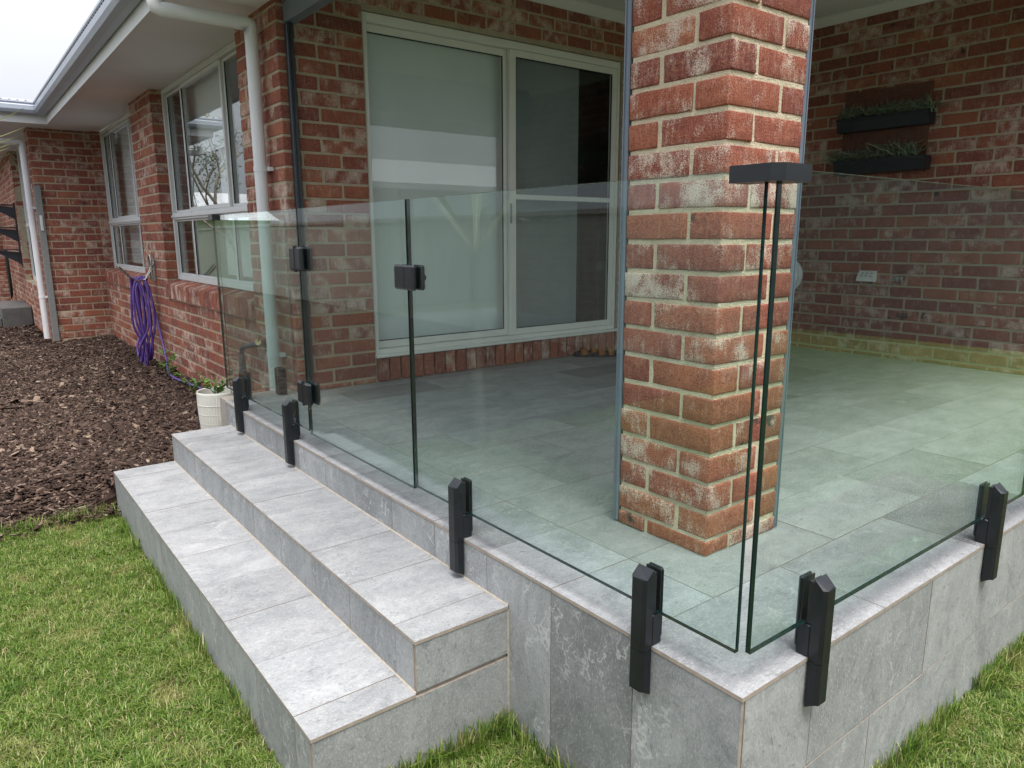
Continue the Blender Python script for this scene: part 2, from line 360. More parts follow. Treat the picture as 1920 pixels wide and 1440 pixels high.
# coping strip along the steps, corner tile, then floor rows in half bond
tile(patio, (0, 0, -T), (.6 - G, .3 - G, 0), 2)
for k in range(1, 12):
    y0, y1 = .3 * k + G, min(.3 * k + .3 - G, YE)
    tile(patio, (0, y0, -T), (.3 - G, y1, 0), 2)
x = .6
while x < RX: tile(patio, (x + G, 0, -T), (min(x + .6, RX + .2) - G, .3 - G, 0), 2); x += .6
for k in range(1, 12):
    x = .3; first = True; y0, y1 = .3 * k + G, min(.3 * k + .3, W + .03) - G
    if y1 - y0 < .02: continue
    while x < RX:
        x1 = x + (.3 if (first and k % 2 == 0) else .6); first = False
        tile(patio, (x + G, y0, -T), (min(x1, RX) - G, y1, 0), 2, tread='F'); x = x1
# vertical faces
ys = [.002, .30, .602] + [.602 + .298 * i for i in range(1, 11)]
for i in range(len(ys) - 1): tile(patio, (.002, ys[i] + G, -.60), (.002 + T, min(ys[i + 1], YE) - G, -T - .0025), 0)
x = .28; xs_ = [.0135, .28]
while x < RX: x += .6; xs_.append(min(x, RX + .2))
for i in range(len(xs_) - 1): tile(patio, (xs_[i] + G, .002, -.2995), (xs_[i + 1] - G, .002 + T, -T - .0025), 1)
xs_ = [.0135, .58]; x = .58
while x < RX: x += .6; xs_.append(min(x, RX + .2))
for i in range(len(xs_) - 1): tile(patio, (xs_[i] + G, .002, -.60), (xs_[i + 1] - G, .002 + T, -.3025), 1)
tile(patio, (.002, YE - T - .002, -.60), (XW, YE - .002, -T - .0025), 1)

steps = thing('patio_steps', (-.3, 2.1, -.6), 'two wide grey slate tiled steps up to the patio edge', 'steps'); steps.location = (0, 0, 0)
S0, S1 = .79, 3.442
H2, D2, H1, D1 = -.132, -.314, -.287, -.614
b = MB(); b.box((D1 + .0115, S0 + .0115, -.62), (-.0005, S1 - .0115, H1 - .0035)); b.box((D2 + .0115, S0 + .0116, H1 - .003), (-.0006, S1 - .0116, H2 - .0035)); b.build('grout_bed', M['grout'], steps)
js = [S0, S0 + .1125] + [S0 + .1125 + .298 * i for i in range(1, 9)] + [S1]
for i in range(len(js) - 1):
    a_, b_ = js[i] + (G if i else 0), js[i + 1] - (G if i < len(js) - 2 else 0)
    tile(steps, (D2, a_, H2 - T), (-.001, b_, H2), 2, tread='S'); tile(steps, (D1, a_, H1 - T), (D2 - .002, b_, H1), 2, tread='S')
    a2 = max(a_, S0 + .0135)
    tile(steps, (D2 + .002, a2, H1 + .002), (D2 + .002 + T, b_, H2 - T - .0025), 0); tile(steps, (D1 + .002, a2, -.60), (D1 + .002 + T, b_, H1 - T - .0025), 0)
tile(steps, (D2 + .004, S0 + .002, H1 + .002), (-.001, S0 + .002 + T, H2 - T - .0025), 1); tile(steps, (D1 + .004, S0 + .002, -.60), (-.001, S0 + .002 + T, H1 - T - .0025), 1)
tile(steps, (D2 + .004, S1 - .002 - T, H1 + .002), (-.001, S1 - .002, H2 - T - .0025), 1); tile(steps, (D1 + .004, S1 - .002 - T, -.60), (-.001, S1 - .002, H1 - T - .0025), 1)

q = MB(); s_ = .0032
q.prism([(D2 + .0015, S0 + .003, H1), (D2 - s_, S0 + .003, H1), (D2 + .0015, S0 + .003, H1 + s_)], (0, S1 - S0 - .006, 0)); q.prism([(.0015, S0 + .003, H2), (-s_, S0 + .003, H2), (.0015, S0 + .003, H2 + s_)], (0, S1 - S0 - .006, 0))
q.prism([(.0015, S0 + .0025, -.60), (-s_, S0 + .0025, -.60), (.0015, S0 - s_ + .002, -.60)], (0, 0, .455)); q.build('sealant_bead', M['sealant'], steps)
# ------------------------------------------------------------------ brickwork
PH = .0345; CM = .0860; BH = .0755; BW = .110
def rough_brick(L, D, H, seed, fine=False):
    r = random.Random(seed); q = MB()
    if not fine:
        q.cbox((-L / 2, 0, -H / 2), (L / 2, D, H / 2), .0055, 0, .0016, r); return q
    # denser rounded block with worn arrises
    rad = .0038
    def cuts(h, n): return [-h] + [(-h + rad) + (2 * h - 2 * rad) * i / n for i in range(n + 1)] + [h]
    hx, hy, hz = L / 2, D / 2, H / 2; cx, cy, cz = cuts(hx, 5 if L > .15 else 3), cuts(hy, 3 if D > .15 else 2), cuts(hz, 3)
    P = {}; V = []
    from mathutils import noise
    def pid(x, y, z):
        key = (round(x, 5), round(y, 5), round(z, 5))
        if key not in P:
            p = Vector((x, y, z)); c = Vector((max(-hx + rad, min(hx - rad, x)), max(-hy + rad, min(hy - rad, y)), max(-hz + rad, min(hz - rad, z))))
            d = p - c; p = c + (d.normalized() * rad if d.length > 1e-6 else d)
            nv = noise.noise_vector(p * 30 + Vector((seed * 3.1, seed * 7.7, 0))); p += nv * .0013
            p += Vector((r.uniform(-1, 1), r.uniform(-1, 1), r.uniform(-1, 1))) * .0008
            P[key] = len(V); V.append(p + Vector((0, hy, 0)))
        return P[key]
    F = []
    for (A, B, fn) in ((cx, cz, lambda a, b_, s: (a, s * hy, b_)), (cx, cy, lambda a, b_, s: (a, b_, s * hz)), (cy, cz, lambda a, b_, s: (s * hx, a, b_))):
        for s in (-1, 1):
            for i in range(len(A) - 1):
                for j in range(len(B) - 1):
                    F.append(tuple(pid(*fn(*t, s)) for t in ((A[i], B[j]), (A[i + 1], B[j]), (A[i + 1], B[j + 1]), (A[i], B[j + 1]))))
    q.hull(V, F); q.s = [True] * len(q.f); return q
_bm = {}
def brick_mesh(L, D, H, fine=False):
    bm_ = M['brick'] if fine else M['hbrick']
    v = random.randrange(7); key = (round(L, 3), round(D, 3), round(H, 3), v, fine)
    if key not in _bm: _bm[key] = rough_brick(key[0], key[1], key[2], hash(key) % 9973, fine).mesh('brick', [bm_])
    return _bm[key]
def place_bricks(parent, items, limit=300, fine=False):
    """items: (x, y, z, rot, L, D, H) ; nearest become single bricks, the rest one joined part"""
    items = sorted(items, key=lambda t: (Vector(t[:3]) - CAM).length)
    for t in items[:limit]:
        o = link('brick', brick_mesh(t[4], t[5], t[6], fine), parent, (t[0], t[1], t[2]), t[3])
        o.rotation_euler = (random.uniform(-.006, .006), random.uniform(-.008, .008), t[3] + random.uniform(-.006, .006))
    if len(items) > limit:
        q = MB()
        for t in items[limit:]:
            p = rough_brick(t[4], t[5], t[6], random.randrange(999)); R = Matrix.Rotation(t[3], 3, 'Z')
            q.add([R @ Vector(v) + Vector(t[:3]) for v in p.v], p.f)
        o = q.build('brickwork', M['hbrick'], parent); o['kind'] = 'stuff'
def courses(z0, z1):
    k = math.floor((z0 - PH) / CM)
    while PH + k * CM < z1 - .01:
        a = max(PH + k * CM + .0062, z0); c = min(PH + (k + 1) * CM - .0062, z1)
        if c - a > .018: yield k, a, c
        k += 1
def wall_items(u0, u1, z0, z1, holes, phase=0, ends=(0, 0)):
    """running bond in wall coordinates u,z; holes: (ua,ub,za,zb). ends: per-end set-back on (even, odd) courses is given as tuples"""
    res = []
    for k, a, c in courses(z0, z1):
        s0 = u0 + (ends[0][k % 2] if ends[0] else 0); s1 = u1 - (ends[1][k % 2] if ends[1] else 0)
        segs = [(s0, s1)]; zm = (a + c) / 2
        for (ha, hb, hc, hd) in holes:
            if hc - .005 < zm < hd + .005:
                ns = []
                for (p, q) in segs:
                    if hb <= p or ha >= q: ns.append((p, q)); continue
                    if ha > p: ns.append((p, ha))
                    if hb < q: ns.append((hb, q))
                segs = ns
        for (p, q) in segs:
            e = p if not (p == s0 and phase) else p - phase
            step = .108 if k % 2 and (p != s0 or not ends[0]) else .228
            while e < q - .004:
                l, r_ = max(e, p), e + step
                if q - r_ < .058: r_ = q
                if r_ - l > .03: res.append((l, min(r_, q), a, c))
                e = r_ + .012; step = .228
    return res
def mortar_boxes(q, u0, u1, z0, z1, holes, fn):
    us = sorted({u0, u1, *[h for hh in holes for h in hh[:2] if u0 < h < u1]}); zs = sorted({z0, z1, *[h for hh in holes for h in hh[2:] if z0 < h < z1]})
    for i in range(len(us) - 1):
        j = 0
        while j < len(zs) - 1:
            def solid(j): return not any(a < (us[i] + us[i + 1]) / 2 < b and c < (zs[j] + zs[j + 1]) / 2 < d for a, b, c, d in holes)
            if solid(j):
                j2 = j
                while j2 + 1 < len(zs) - 1 and solid(j2 + 1): j2 += 1
                fn(q, us[i], us[i + 1], zs[j], zs[j2 + 1]); j = j2 + 1
            else: j += 1
RM = .0045     # how far the joint lies behind the brick face

# pillar -------------------------------------------------------------
XC, YC, WC = .478, .465, .350
pil = thing('brick_pillar', (0, 0, 0), 'square red brick pillar with lime stains standing behind the glass corner', 'pillar')
q = MB(); q.box((XC + .0045, YC + .0045, .0), (XC + WC - .0045, YC + WC - .0045, 2.19)); q.build('mortar', M['mortar'], pil)
it = []
zz = .050
levels = [(.002, .045)] + [(zz + CM * k + .0068, zz + CM * (k + 1) - .0068) for k in range(25)]
for k, (a, c) in enumerate(levels):
    h = c - a; z = (a + c) / 2; L, S = .228, .108
    # pinwheel bond: (centre-front point of the brick's outer long face, rotation)
    if k % 2 == 0:
        it += [(XC, YC + L / 2, z, -math.pi / 2, L, S, h), (XC + WC - L / 2, YC, z, 0, L, S, h), (XC + WC, YC + WC - L / 2, z, math.pi / 2, L, S, h), (XC + L / 2, YC + WC, z, math.pi, L, S, h)]
    else:
        it += [(XC, YC + WC - L / 2, z, -math.pi / 2, L, S, h), (XC + L / 2, YC, z, 0, L, S, h), (XC + WC, YC + L / 2, z, math.pi / 2, L, S, h), (XC + WC - L / 2, YC + WC, z, math.pi, L, S, h)]
it = [(t[0] + random.uniform(-.0025, .0025), t[1] + random.uniform(-.0025, .0025), *t[2:]) for t in it]
place_bricks(pil, it, 300, True)
def rail(parent, x0, x1, y0, y1, z0, z1, mat, slot):
    q = MB(); q.cbox((x0, y0, z0), (x1, y1, z1), .004)
    q.build('blind_track', mat, parent)
    s_ = MB()
    for (a, c) in slot: s_.box(a, c)
    s_.build('track_rib', mat, parent)
rail(pil, .474, .530, YC + WC + .003, YC + WC + .028, .004, 2.09, M['rail'], [((.4705, YC + WC + .016, .006), (.5, YC + WC + .020, 2.08))])
rail(pil, XC + WC + .003, XC + WC + .026, .468, .530, .004, 2.09, M['rail'], [((XC + WC + .014, .4645, .006), (XC + WC + .018, .5, 2.08))])

# house walls --------------------------------------------------------
DX0, DX1, DZ0, DZ1 = .953, 3.145, .170, 2.245     # sliding door opening
back = thing('brick_wall', (0, 0, 0), 'red brick house wall around the white sliding door', 'wall')
hol = [(DX0, DX1, DZ0, DZ1)]
Q = MB(); mortar_boxes(Q, XW + RM, RX + .11, -.40, 2.60, [(DX0 - .005, DX1 + .005, DZ0 - .155, DZ1)], lambda q, a, b_, c, d: q.box((a, W + RM, c), (b_, W + BW, d)))
Q.box((DX0, W + .012, -.40), (DX1, W + BW, DZ0 - .012)); Q.build('mortar', M['mortar_shaded'], back)
it = []
for (l, r_, a, c) in wall_items(XW, RX, .002, 2.56, [(DX0 - .008, DX1 + .008, -.1, DZ1 + .008)], 0):
    it.append([l, r_, a, c])
res = []
for l, r_, a, c in it:
    res.append(((l + r_) / 2, W, (a + c) / 2, 0, r_ - l, BW, c - a))
# corner: on odd courses the first stretcher is turned so its end shows
fix = []
for t in res:
    if abs(t[0] - t[4] / 2 - XW) < .002 and t[4] < .2:
        fix.append((XW, W + .115, t[2], -math.pi / 2, .230, min(.110, t[4]), t[6]))
    else: fix.append(t)
x = DX0 + .004
while x < DX1 - .02:                                # bricks on end under the door
    fix.append((x + .038, W - .012, DZ0 / 2 - .004, 0, min(.076, DX1 - x), .11, DZ0 - .018)); x += .0862
place_bricks(back, [t for t in fix if t[0] < 4.3], 300)
q = MB(); q.box((DX0 - .03, W + .02, DZ1), (DX1 + .03, W + .10, DZ1 + .012)); q.build('lintel', M['white'], back)
q = MB(); q.cbox((.464, W - .040, .045), (.506, W - .004, 2.09), .005)
o = q.build('blind_track', M['railblack'], back); q = MB(); q.box((.480, W - .044, .05), (.488, W - .0395, 2.08)); q.build('track_rib', M['black'], o)

side = thing('brick_wall', (0, 0, 0), 'shaded red brick wall at the right carrying the planter boxes', 'wall')
Q = MB(); Q.box((RX + RM, .16, -.4), (RX + BW, W - .0, 2.60)); Q.build('mortar', M['mortar_shaded'], side)
it = [(RX, (l + r_) / 2, (a + c) / 2, -math.pi / 2, r_ - l, BW, c - a) for (l, r_, a, c) in wall_items(.15, W - .003, .002, 2.56, [], .07)]
vis = [t for t in it if .72 < t[1] < 2.85]; hid = [t for t in it if not .72 < t[1] < 2.85]
place_bricks(side, vis, 300)
if hid: place_bricks(side, hid, 0)

# left wall with two windows (plane x = XW facing -X)
WY = 9.85
WIN1, WIN2 = (4.14, 6.55), (7.45, 9.78)
SZ = .551; WT = 2.212
left = thing('brick_wall', (0, 0, 0), 'long red brick house wall with two tall windows above the mulch', 'wall')
hol = [(WIN1[0], WIN1[1], SZ - .17, WT + .15), (WIN2[0], WIN2[1], SZ - .17, WT + .1)]
Q = MB(); mortar_boxes(Q, W + BW + .0005, WY + .1, -.62, 2.30, [(WIN1[0] - .005, WIN1[1] + .005, SZ - .03, WT + .2), (WIN2[0] - .005, WIN2[1] + .005, SZ - .03, WT + .2)], lambda q, a, b_, c, d: q.box((XW + RM, a, c), (XW + BW, b_, d)))
Q.build('mortar', M['mortar_shaded'], left)
it = []
for (l, r_, a, c) in wall_items(W, WY, -.50, 2.24, hol, 0, ((.115, .235), None)):
    it.append((XW, (l + r_) / 2, (a + c) / 2, -math.pi / 2, r_ - l, BW, c - a))
place_bricks(left, it, 300)
def sill(parent, y0, y1):
    n = int((y1 - y0) / .0862); p = (y1 - y0) / n
    for i in range(n):
        r = random.Random(i); q = MB(); y = y0 + p * i + .004; w = p - .009; j = [r.uniform(-.002, .002) for _ in range(4)]
        q.hull([(-.020 + j[0], 0, -.075), (.110, 0, -.075), (.110, 0, .088), (-.020 + j[1], 0, .052), (-.020 + j[0], w, -.075), (.110, w, -.075), (.110, w, .088), (-.020 + j[1], w, .052)],
               [(0, 1, 2, 3), (4, 5, 6, 7), (0, 1, 5, 4), (1, 2, 6, 5), (2, 3, 7, 6), (3, 0, 4, 7)])
        o = q.build('sill_brick', M['hbrick'], parent); o.location = (XW, y, SZ - .088)
sill(left, WIN1[0], WIN1[1]); sill(left, WIN2[0], WIN2[1])

def bars(q, ax, lst):                               # lst of (y0,y1,z0,z1) with x range ax
    for (y0, y1, z0, z1) in lst: q.cbox((ax[0], y0, z0), (ax[1], y1, z1), .003)
def window(parent, y0, y1, z0, z1, xf, zt, m0, m1):
    """aluminium window facing -X: transom at zt, mullions m0/m1 (from the near end)"""
    w = .045; q = MB()
    bars(q, (xf, xf + .09), [(y0, y0 + w, z0, z1), (y1 - w, y1, z0, z1), (y0 + w, y1 - w, z1 - w, z1), (y0 + w, y1 - w, z0, z0 + w), (y0 + w, y1 - w, zt - .03, zt + .03), ])
    q.cbox((xf - .012, y0, zt - .012), (xf, y1, zt + .012), .003)
    f = q.build('window', M['alu'], parent)
    for (a, c) in ((y0 + w, m0), (m0, m1), (m1, y1 - w)):
        mid = a == m0; s = MB(); t = .032 if mid else .022; xo = xf + (.008 if mid else .028)
        for (za, zb, up) in ((zt + .03, z1 - w, 1), (z0 + w, zt - .03, 0)):
            if not up: t = .016; xo = xf + .02
            A, C = a + .001, c - .001; ZA, ZB = za + .001, zb - .001
            s = MB(); bars(s, (xo, xo + .035), [(A, A + t, ZA, ZB), (C - t, C, ZA, ZB), (A + t, C - t, ZA, ZA + t), (A + t, C - t, ZB - t, ZB)]); s.build('sash', M['alu'], f)
            p = MB(); p.box((xo + .014, A + t - .004, ZA + t - .004), (xo + .019, C - t + .004, ZB - t + .004)); p.build('pane', M['wglass'], f)
            e = MB(); bars(e, (xo + .004, xo + .012), [(A + t, A + t + .004, ZA + t, ZB - t), (C - t - .004, C - t, ZA + t, ZB - t)]); e.build('seal', M['seal'], f)
            if up and not mid:
                e = MB(); e.box((xo + .036, A + .004, ZA + .004), (xo + .039, C - .004, ZB - .004)); e.build('fly_screen', M['screen'], f)
    return f
window(left, WIN1[0] + .01, WIN1[1] - .01, SZ, WT, .515, 1.118, 4.83, 5.95)
window(left, WIN2[0] + .01, WIN2[1] - .01, SZ, WT, .515, 1.118, 8.10, 9.22)

# rooms behind the glass
def room(name, x0, x1, y0, y1, z0, z1, mat, open_axis):
    q = MB(); t = .05
    if open_axis != 'x': q.box((x0 - t, y0, z0), (x0, y1, z1))
    q.box((x1, y0, z0), (x1 + t, y1, z1))
    if open_axis != 'y': q.box((x0, y0 - t, z0), (x1, y0, z1))
    q.box((x0, y1, z0), (x1, y1 + t, z1)); q.box((x0, y0, z0 - t), (x1, y1, z0)); q.box((x0, y0, z1), (x1, y1, z1 + t))
    o = q.build(name, mat, kind='structure'); return o
room('interior_room', .62, 2.6, 3.95, 9.82, .2, 2.3, M['grey'], 'x')
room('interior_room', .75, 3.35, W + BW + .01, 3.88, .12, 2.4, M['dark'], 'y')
def curtain(y0, y1, z0, z1, x, label, mat, amp=.018, name='curtain'):
    n = int((y1 - y0) / .012); V = []; F = []
    for i in range(n + 1):
        y = y0 + (y1 - y0) * i / n; dx = amp * math.sin(i * .9 + math.sin(i * .23) * 1.2)
        V += [(x + dx, y, z0), (x + dx, y, z1)]
    V2 = [(v[0] + .003, v[1], v[2]) for v in V]; k = len(V)
    F = [(2 * i, 2 * i + 1, 2 * i + 3, 2 * i + 2) for i in range(n)] + [(k + 2 * i, k + 2 * i + 2, k + 2 * i + 3, k + 2 * i + 1) for i in range(n)]
    q = MB(); q.add(V + V2, F, 0, True); tag(q.build(name, mat), label, 'curtain')
curtain(4.22, 5.62, .62, 2.1, .72, 'pleated white curtain inside the near tall window', M['curtain'])
curtain(7.5, 9.68, .62, 2.1, .74, 'grey pleated curtain inside the far tall window', M['blind'], .02)

for (ya, yb, lb) in ((4.30, 6.42, 'white roller blind behind the upper panes of the near tall window'), (7.55, 9.68, 'white roller blind behind the upper panes of the far tall window')):
    t = thing('roller_blind', (0, 0, 0), lb, 'blind')
    q = MB(); q.box((.640, ya, 1.62 if ya < 5 else 1.15), (.643, yb, 2.16)); q.build('fabric', M['blind'], t)
    q = MB(); q.tube([(.655, ya, 2.18), (.655, yb, 2.18)], .02, 10); q.build('roller', M['alu'], t)
# sliding door -------------------------------------------------------
y0 = W + .02
q = MB()
def bx(q, x0, x1, z0, z1, ya, yb, c=.003): q.cbox((x0, ya, z0), (x1, yb, z1), c)
bx(q, DX0 + .003, DX0 + .030, DZ0, DZ1 - .002, y0, y0 + .085); bx(q, DX1 - .030, DX1 - .003, DZ0, DZ1 - .002, y0, y0 + .085)
bx(q, DX0 + .030, DX1 - .030, DZ1 - .050, DZ1 - .002, y0, y0 + .085); bx(q, DX0 + .030, DX1 - .030, DZ0 + .001, DZ0 + .040, y0, y0 + .085)
bx(q, DX0 - .012, DX1 + .012, DZ0 - .010, DZ0 + .012, y0 - .045, y0 - .001, .004)
door = q.build('sliding_door', M['white'], back)
XM = 2.085
def leaf(x0, x1, ya, pts, mat):
    s = MB(); w = .028
    zt, zb = DZ1 - .052, DZ0 + .042
    bx(s, x0, x0 + pts[0], zb, zt, ya, ya + .034); bx(s, x1 - pts[1], x1, zb, zt, ya, ya + .034); bx(s, x0 + pts[0], x1 - pts[1], zt - .046, zt, ya, ya + .034); bx(s, x0 + pts[0], x1 - pts[1], zb, zb + .046, ya, ya + .034)
    if pts[2]: bx(s, x0 + pts[0], x1 - pts[1], 1.19, 1.225, ya, ya + .03)
    s.build('door_leaf', mat, door)
    p = MB(); p.box((x0 + pts[0] - .004, ya + .015, zb + .042), (x1 - pts[1] + .004, ya + .020, zt - .042)); p.build('pane', M['wglass'], door)
    e = MB(); X0, X1, Z0, Z1 = x0 + pts[0], x1 - pts[1], zb + .046, zt - .046
    for (a, b_, c, d) in ((X0, X0 + .005, Z0, Z1), (X1 - .005, X1, Z0, Z1), (X0 + .005, X1 - .005, Z1 - .006, Z1), (X0 + .005, X1 - .005, Z0, Z0 + .005)): e.box((a, ya + .004, c), (b_, ya + .013, d))
    e.build('seal', M['seal'], door)
leaf(DX0 + .031, XM, y0 + .044, (.010, .050, 0), M['white']); leaf(XM - .02, DX1 - .031, y0 + .006, (.055, .05, 1), M['white'])
q = MB(); q.cbox((XM - .022, y0 + .002, 1.02), (XM - .006, y0 + .006, 1.16), .001); q.build('handle', M['plastgrey'], door)
def sheet_thing(name, x0, x1, z0, z1, y, label, cat, mat):
    q = MB(); q.box((x0, y, z0), (x1, y + .004, z1)); return tag(q.build(name, mat), label, cat)
sheet_thing('blind', DX0 + .035, 1.235, DZ0 + .06, 2.2, W + .135, 'narrow pale panel blind beside the door frame, behind the fixed glass', 'blind', M['blind'])
sheet_thing('blind', 1.21, 2.14, DZ0 + .06, 2.2, W + .150, 'wide pale panel blind filling the fixed glass of the sliding door', 'blind', M['blind'])
sheet_thing('blind', 2.15, 2.84, DZ0 + .06, 2.2, W + .165, 'dim grey panel blind behind the screened half of the sliding door', 'blind', M['grey'])

# projecting wing at the far end --------------------------------------
WX = -.235
wing = thing('brick_wall', (0, 0, 0), 'short far red brick wall between the far window and the white downpipe', 'wall')
Q = MB(); Q.box((WX + RM, WY + RM, -.62), (XW + .05, WY + BW, 2.30)); Q.build('mortar', M['mortar_shaded'], wing)
it = []
for (l, r_, a, c) in wall_items(WX, XW + .0, -.50, 2.24, [], .005): it.append(((l + r_) / 2, WY, (a + c) / 2, 0, r_ - l, BW, c - a))
place_bricks(wing, it, 300)
far = thing('brick_wall', (0, 0, 0), 'farthest red brick wall with shelf brackets, beyond the white downpipe', 'wall')
W3 = (10.25, 12.80)
Q = MB(); mortar_boxes(Q, WY + BW + .002, 17.0, -.62, 2.30, [(W3[0], W3[1], .30, 2.35)], lambda q, a, b_, c, d: q.box((WX + RM, a, c), (WX + BW, b_, d))); Q.box((-1.6, 17.0, -.62), (WX + BW, 17.1, 2.3)); Q.build('mortar', M['mortar_shaded'], far)
it = [(WX, (l + r_) / 2, (a + c) / 2, -math.pi / 2, r_ - l, BW, c - a) for (l, r_, a, c) in wall_items(WY + .115, 16.98, -.50, 2.24, [(W3[0], W3[1], .30, 2.35)], 0)]
it += [((l + r_) / 2, 17.0 - RM, (a + c) / 2, 0, r_ - l, BW - .005, c - a) for (l, r_, a, c) in wall_items(-1.6, WX - .01, -.50, 2.24, [], 0)]
place_bricks(far, [t for t in it if t[1] > 12.5], 120); place_bricks(far, [t for t in it if t[1] <= 12.5], 0)
window(far, W3[0] + .01, W3[1] - .01, .30, WT, WX + .095, 1.118, 10.9, 12.1)
room('interior_room', WX + .25, 1.2, 10.0, 16.9, .0, 2.3, M['grey'], 'x')

# ------------------------------------------------------------------ eaves, gutter, roof, ceiling
EZ = 2.215
eave = thing('house_eaves', (0, 0, 0), 'grey soffit, white fascia and blue grey gutter above the windows', 'eaves')
q = MB(); q.box((-.075, .40, EZ), (XW + .10, WY + .1, EZ + .012)); q.box((-.645, 9.30, EZ), (-.0755, 17, EZ + .012)); q.build('soffit', M['soffit'], eave)
q = MB(); q.box((-.085, .2, EZ - .022), (-.068, 9.297, EZ + .16)); q.box((-.655, 9.280, EZ - .022), (-.0855, 9.297, EZ + .16)); q.box((-.655, 9.2975, EZ - .022), (-.638, 17, EZ + .16)); q.build('fascia', M['fascia'], eave)
def gutter_prof(): return [(0, .075), (-.012, .060), (-.060, .058), (-.098, .075), (-.116, .105), (-.118, .150), (-.108, .165), (-.118, .178), (-.116, .196), (-.100, .196), (-.100, .185), (0, .185)]
q = MB(); pr = gutter_prof(); n = len(pr)
A = [(-.086 + d, .2, EZ + h) for d, h in pr]; B_ = [(-.086 + d, 9.279 + d, EZ + h) for d, h in pr]; C_ = [(-.656 + d, 9.279 + d, EZ + h) for d, h in pr]; D_ = [(-.656 + d, 17, EZ + h) for d, h in pr]
q.add(A + B_ + C_ + D_, [(2 * n + i, 2 * n + i + 1, 3 * n + i + 1, 3 * n + i) for i in range(n - 1)] + [(i, i + 1, n + i + 1, n + i) for i in range(n - 1)] + [(n + i, n + i + 1, 2 * n + i + 1, 2 * n + i) for i in range(n - 1)], 0)
q.build('gutter', M['gutter'], eave)
q = MB(); y = .3                                             # overflow slots in the gutter lip
while y < 9.1: q.box((-.2045, y, EZ + .1535), (-.198, y + .022, EZ + .1625)); y += .075
q.build('gutter_slot', M['seal'], eave, kind='stuff')
q = MB()
def ribbed(q, u0, u1, v0, v1, p0, pu, pv, pitch=.076, amp=.009):
    """corrugated sheet: p = p0 + pu*u + pv*v, waves across u"""
    n = int((u1 - u0) / (pitch / 6)); V = []
    P0, PU, PV = Vector(p0), Vector(pu), Vector(pv); nn = PU.cross(PV).normalized()
    for i in range(n + 1):
        u = u0 + (u1 - u0) * i / n; hgt = amp * math.sin(2 * math.pi * u / pitch)
        for v in (v0, v1): V.append(P0 + PU * u + PV * v + nn * hgt)
    q.add(V, [(2 * i, 2 * i + 2, 2 * i + 3, 2 * i + 1) for i in range(n)], 0, True)
ribbed(q, 0, 9.2, 0, 6, (-.17, .1, EZ + .185), (0, 1, 0), (-math.cos(.38) * -1, 0, math.sin(.38)))
q.build('roof_sheet', M['roof'], eave)
q = MB(); ribbed(q, 0, .70, 0, 2.6, (-.74, 9.19, EZ + .20), (1, 0, 0), (0, math.cos(.135), math.sin(.135))); q.build('roof_sheet', M['roof'], eave)
q = MB(); q.tube([(-.74, 11.78, EZ + .565), (.2, 11.78, EZ + .565)], .035, 8); q.build('ridge_cap', M['roof'], eave)

CZ = 2.575
pr_ = thing('patio_roof', (0, 0, 0), 'flat painted ceiling and cornice over the patio with dark beam', 'ceiling', kind='structure')
q = MB(); q.box((.42, .42, CZ), (RX + .3, W + .12, CZ + .02)); q.build('ceiling', M['ceil'], pr_)
q = MB()
for (a, c) in (((XW + .12, W - .060, CZ - .062), (RX - .001, W - .001, CZ - .0005)), ((RX - .060, .42, CZ - .062), (RX - .001, W - .061, CZ - .0005))):
    if c[0] - a[0] > 1: q.prism([(a[0], c[1], a[2]), (a[0], c[1] - .012, a[2]), (a[0], a[1], c[2] - .012), (a[0], a[1], c[2]), (a[0], c[1], c[2])], (c[0] - a[0], 0, 0))
    else: q.prism([(c[0], a[1], a[2]), (c[0] - .012, a[1], a[2]), (a[0], a[1], c[2] - .012), (a[0], a[1], c[2]), (c[0], a[1], c[2])], (0, c[1] - a[1], 0))
q.build('cornice', M['ceil'], pr_)
q = MB(); q.box((XW + .042, YC + WC, 2.1985), (.535, W - .001, CZ - .001)); q.box((XW + .04, YC, 2.20), (RX + .2, YC + WC - .002, CZ - .001)); q.build('beam', M['rail'], pr_)
q = MB(); q.box((-.075, .2, EZ + .0), (RX + .3, .3995, EZ + .012)); q.build('outer_soffit', M['ceil'], pr_)
q = MB(); q.cbox((.462, YC + WC + .006, 2.092), (.535, W - .004, 2.198), .008); q.build('blind_box', M['rail'], pr_)
q = MB(); q.cbox((XC + WC + .006, .470, 2.092), (RX - .01, .535, 2.198), .008); q.build('blind_box', M['rail'], pr_)
q = MB(); q.box((-.1, .1, CZ + .3), (RX + .4, 3.6, CZ + .32)); q.build('roof_deck', M['roof'], pr_)

def downpipe(x, y, zb, zt, label, xo, mat):
    d = thing('downpipe', (0, 0, 0), label, 'downpipe'); R = .0365
    q = MB(); q.tube([(x, y, zb), (x, y, zt - .06)], R, 20); q.build('pipe', mat, d)
    q = MB(); q.tube([(x, y, zt - .085), (x, y, zt - .022), (x - .004, y, zt - .007), (x - .020, y, zt), (x - .085, y, zt)], R + .002, 20); q.build('elbow', mat, d)
    q = MB(); q.tube([(x - .07, y, zt), (xo, y, zt)], R, 20); q.build('pipe', mat, d)
    q = MB(); q.tube([(xo + .05, y, zt), (xo - .02, y, zt), (xo - .035, y, zt + .008), (xo - .04, y, zt + .025), (xo - .04, y, zt + .09)], R + .002, 20); q.build('elbow', mat, d)
    for z in (zb + .5, (zb + zt) / 2 + .4):
        q = MB(); q.tube([(x, y, z), (x, y, z + .03)], R + .003, 20); q.box((x + .03, y - .06, z + .004), (x + .056, y + .06, z + .026)); q.build('bracket', mat, d)
    return d
downpipe(.358, 3.66, -.3, 2.115, 'white downpipe on the brick corner behind the near glass panels', -.10, M['pipe'])
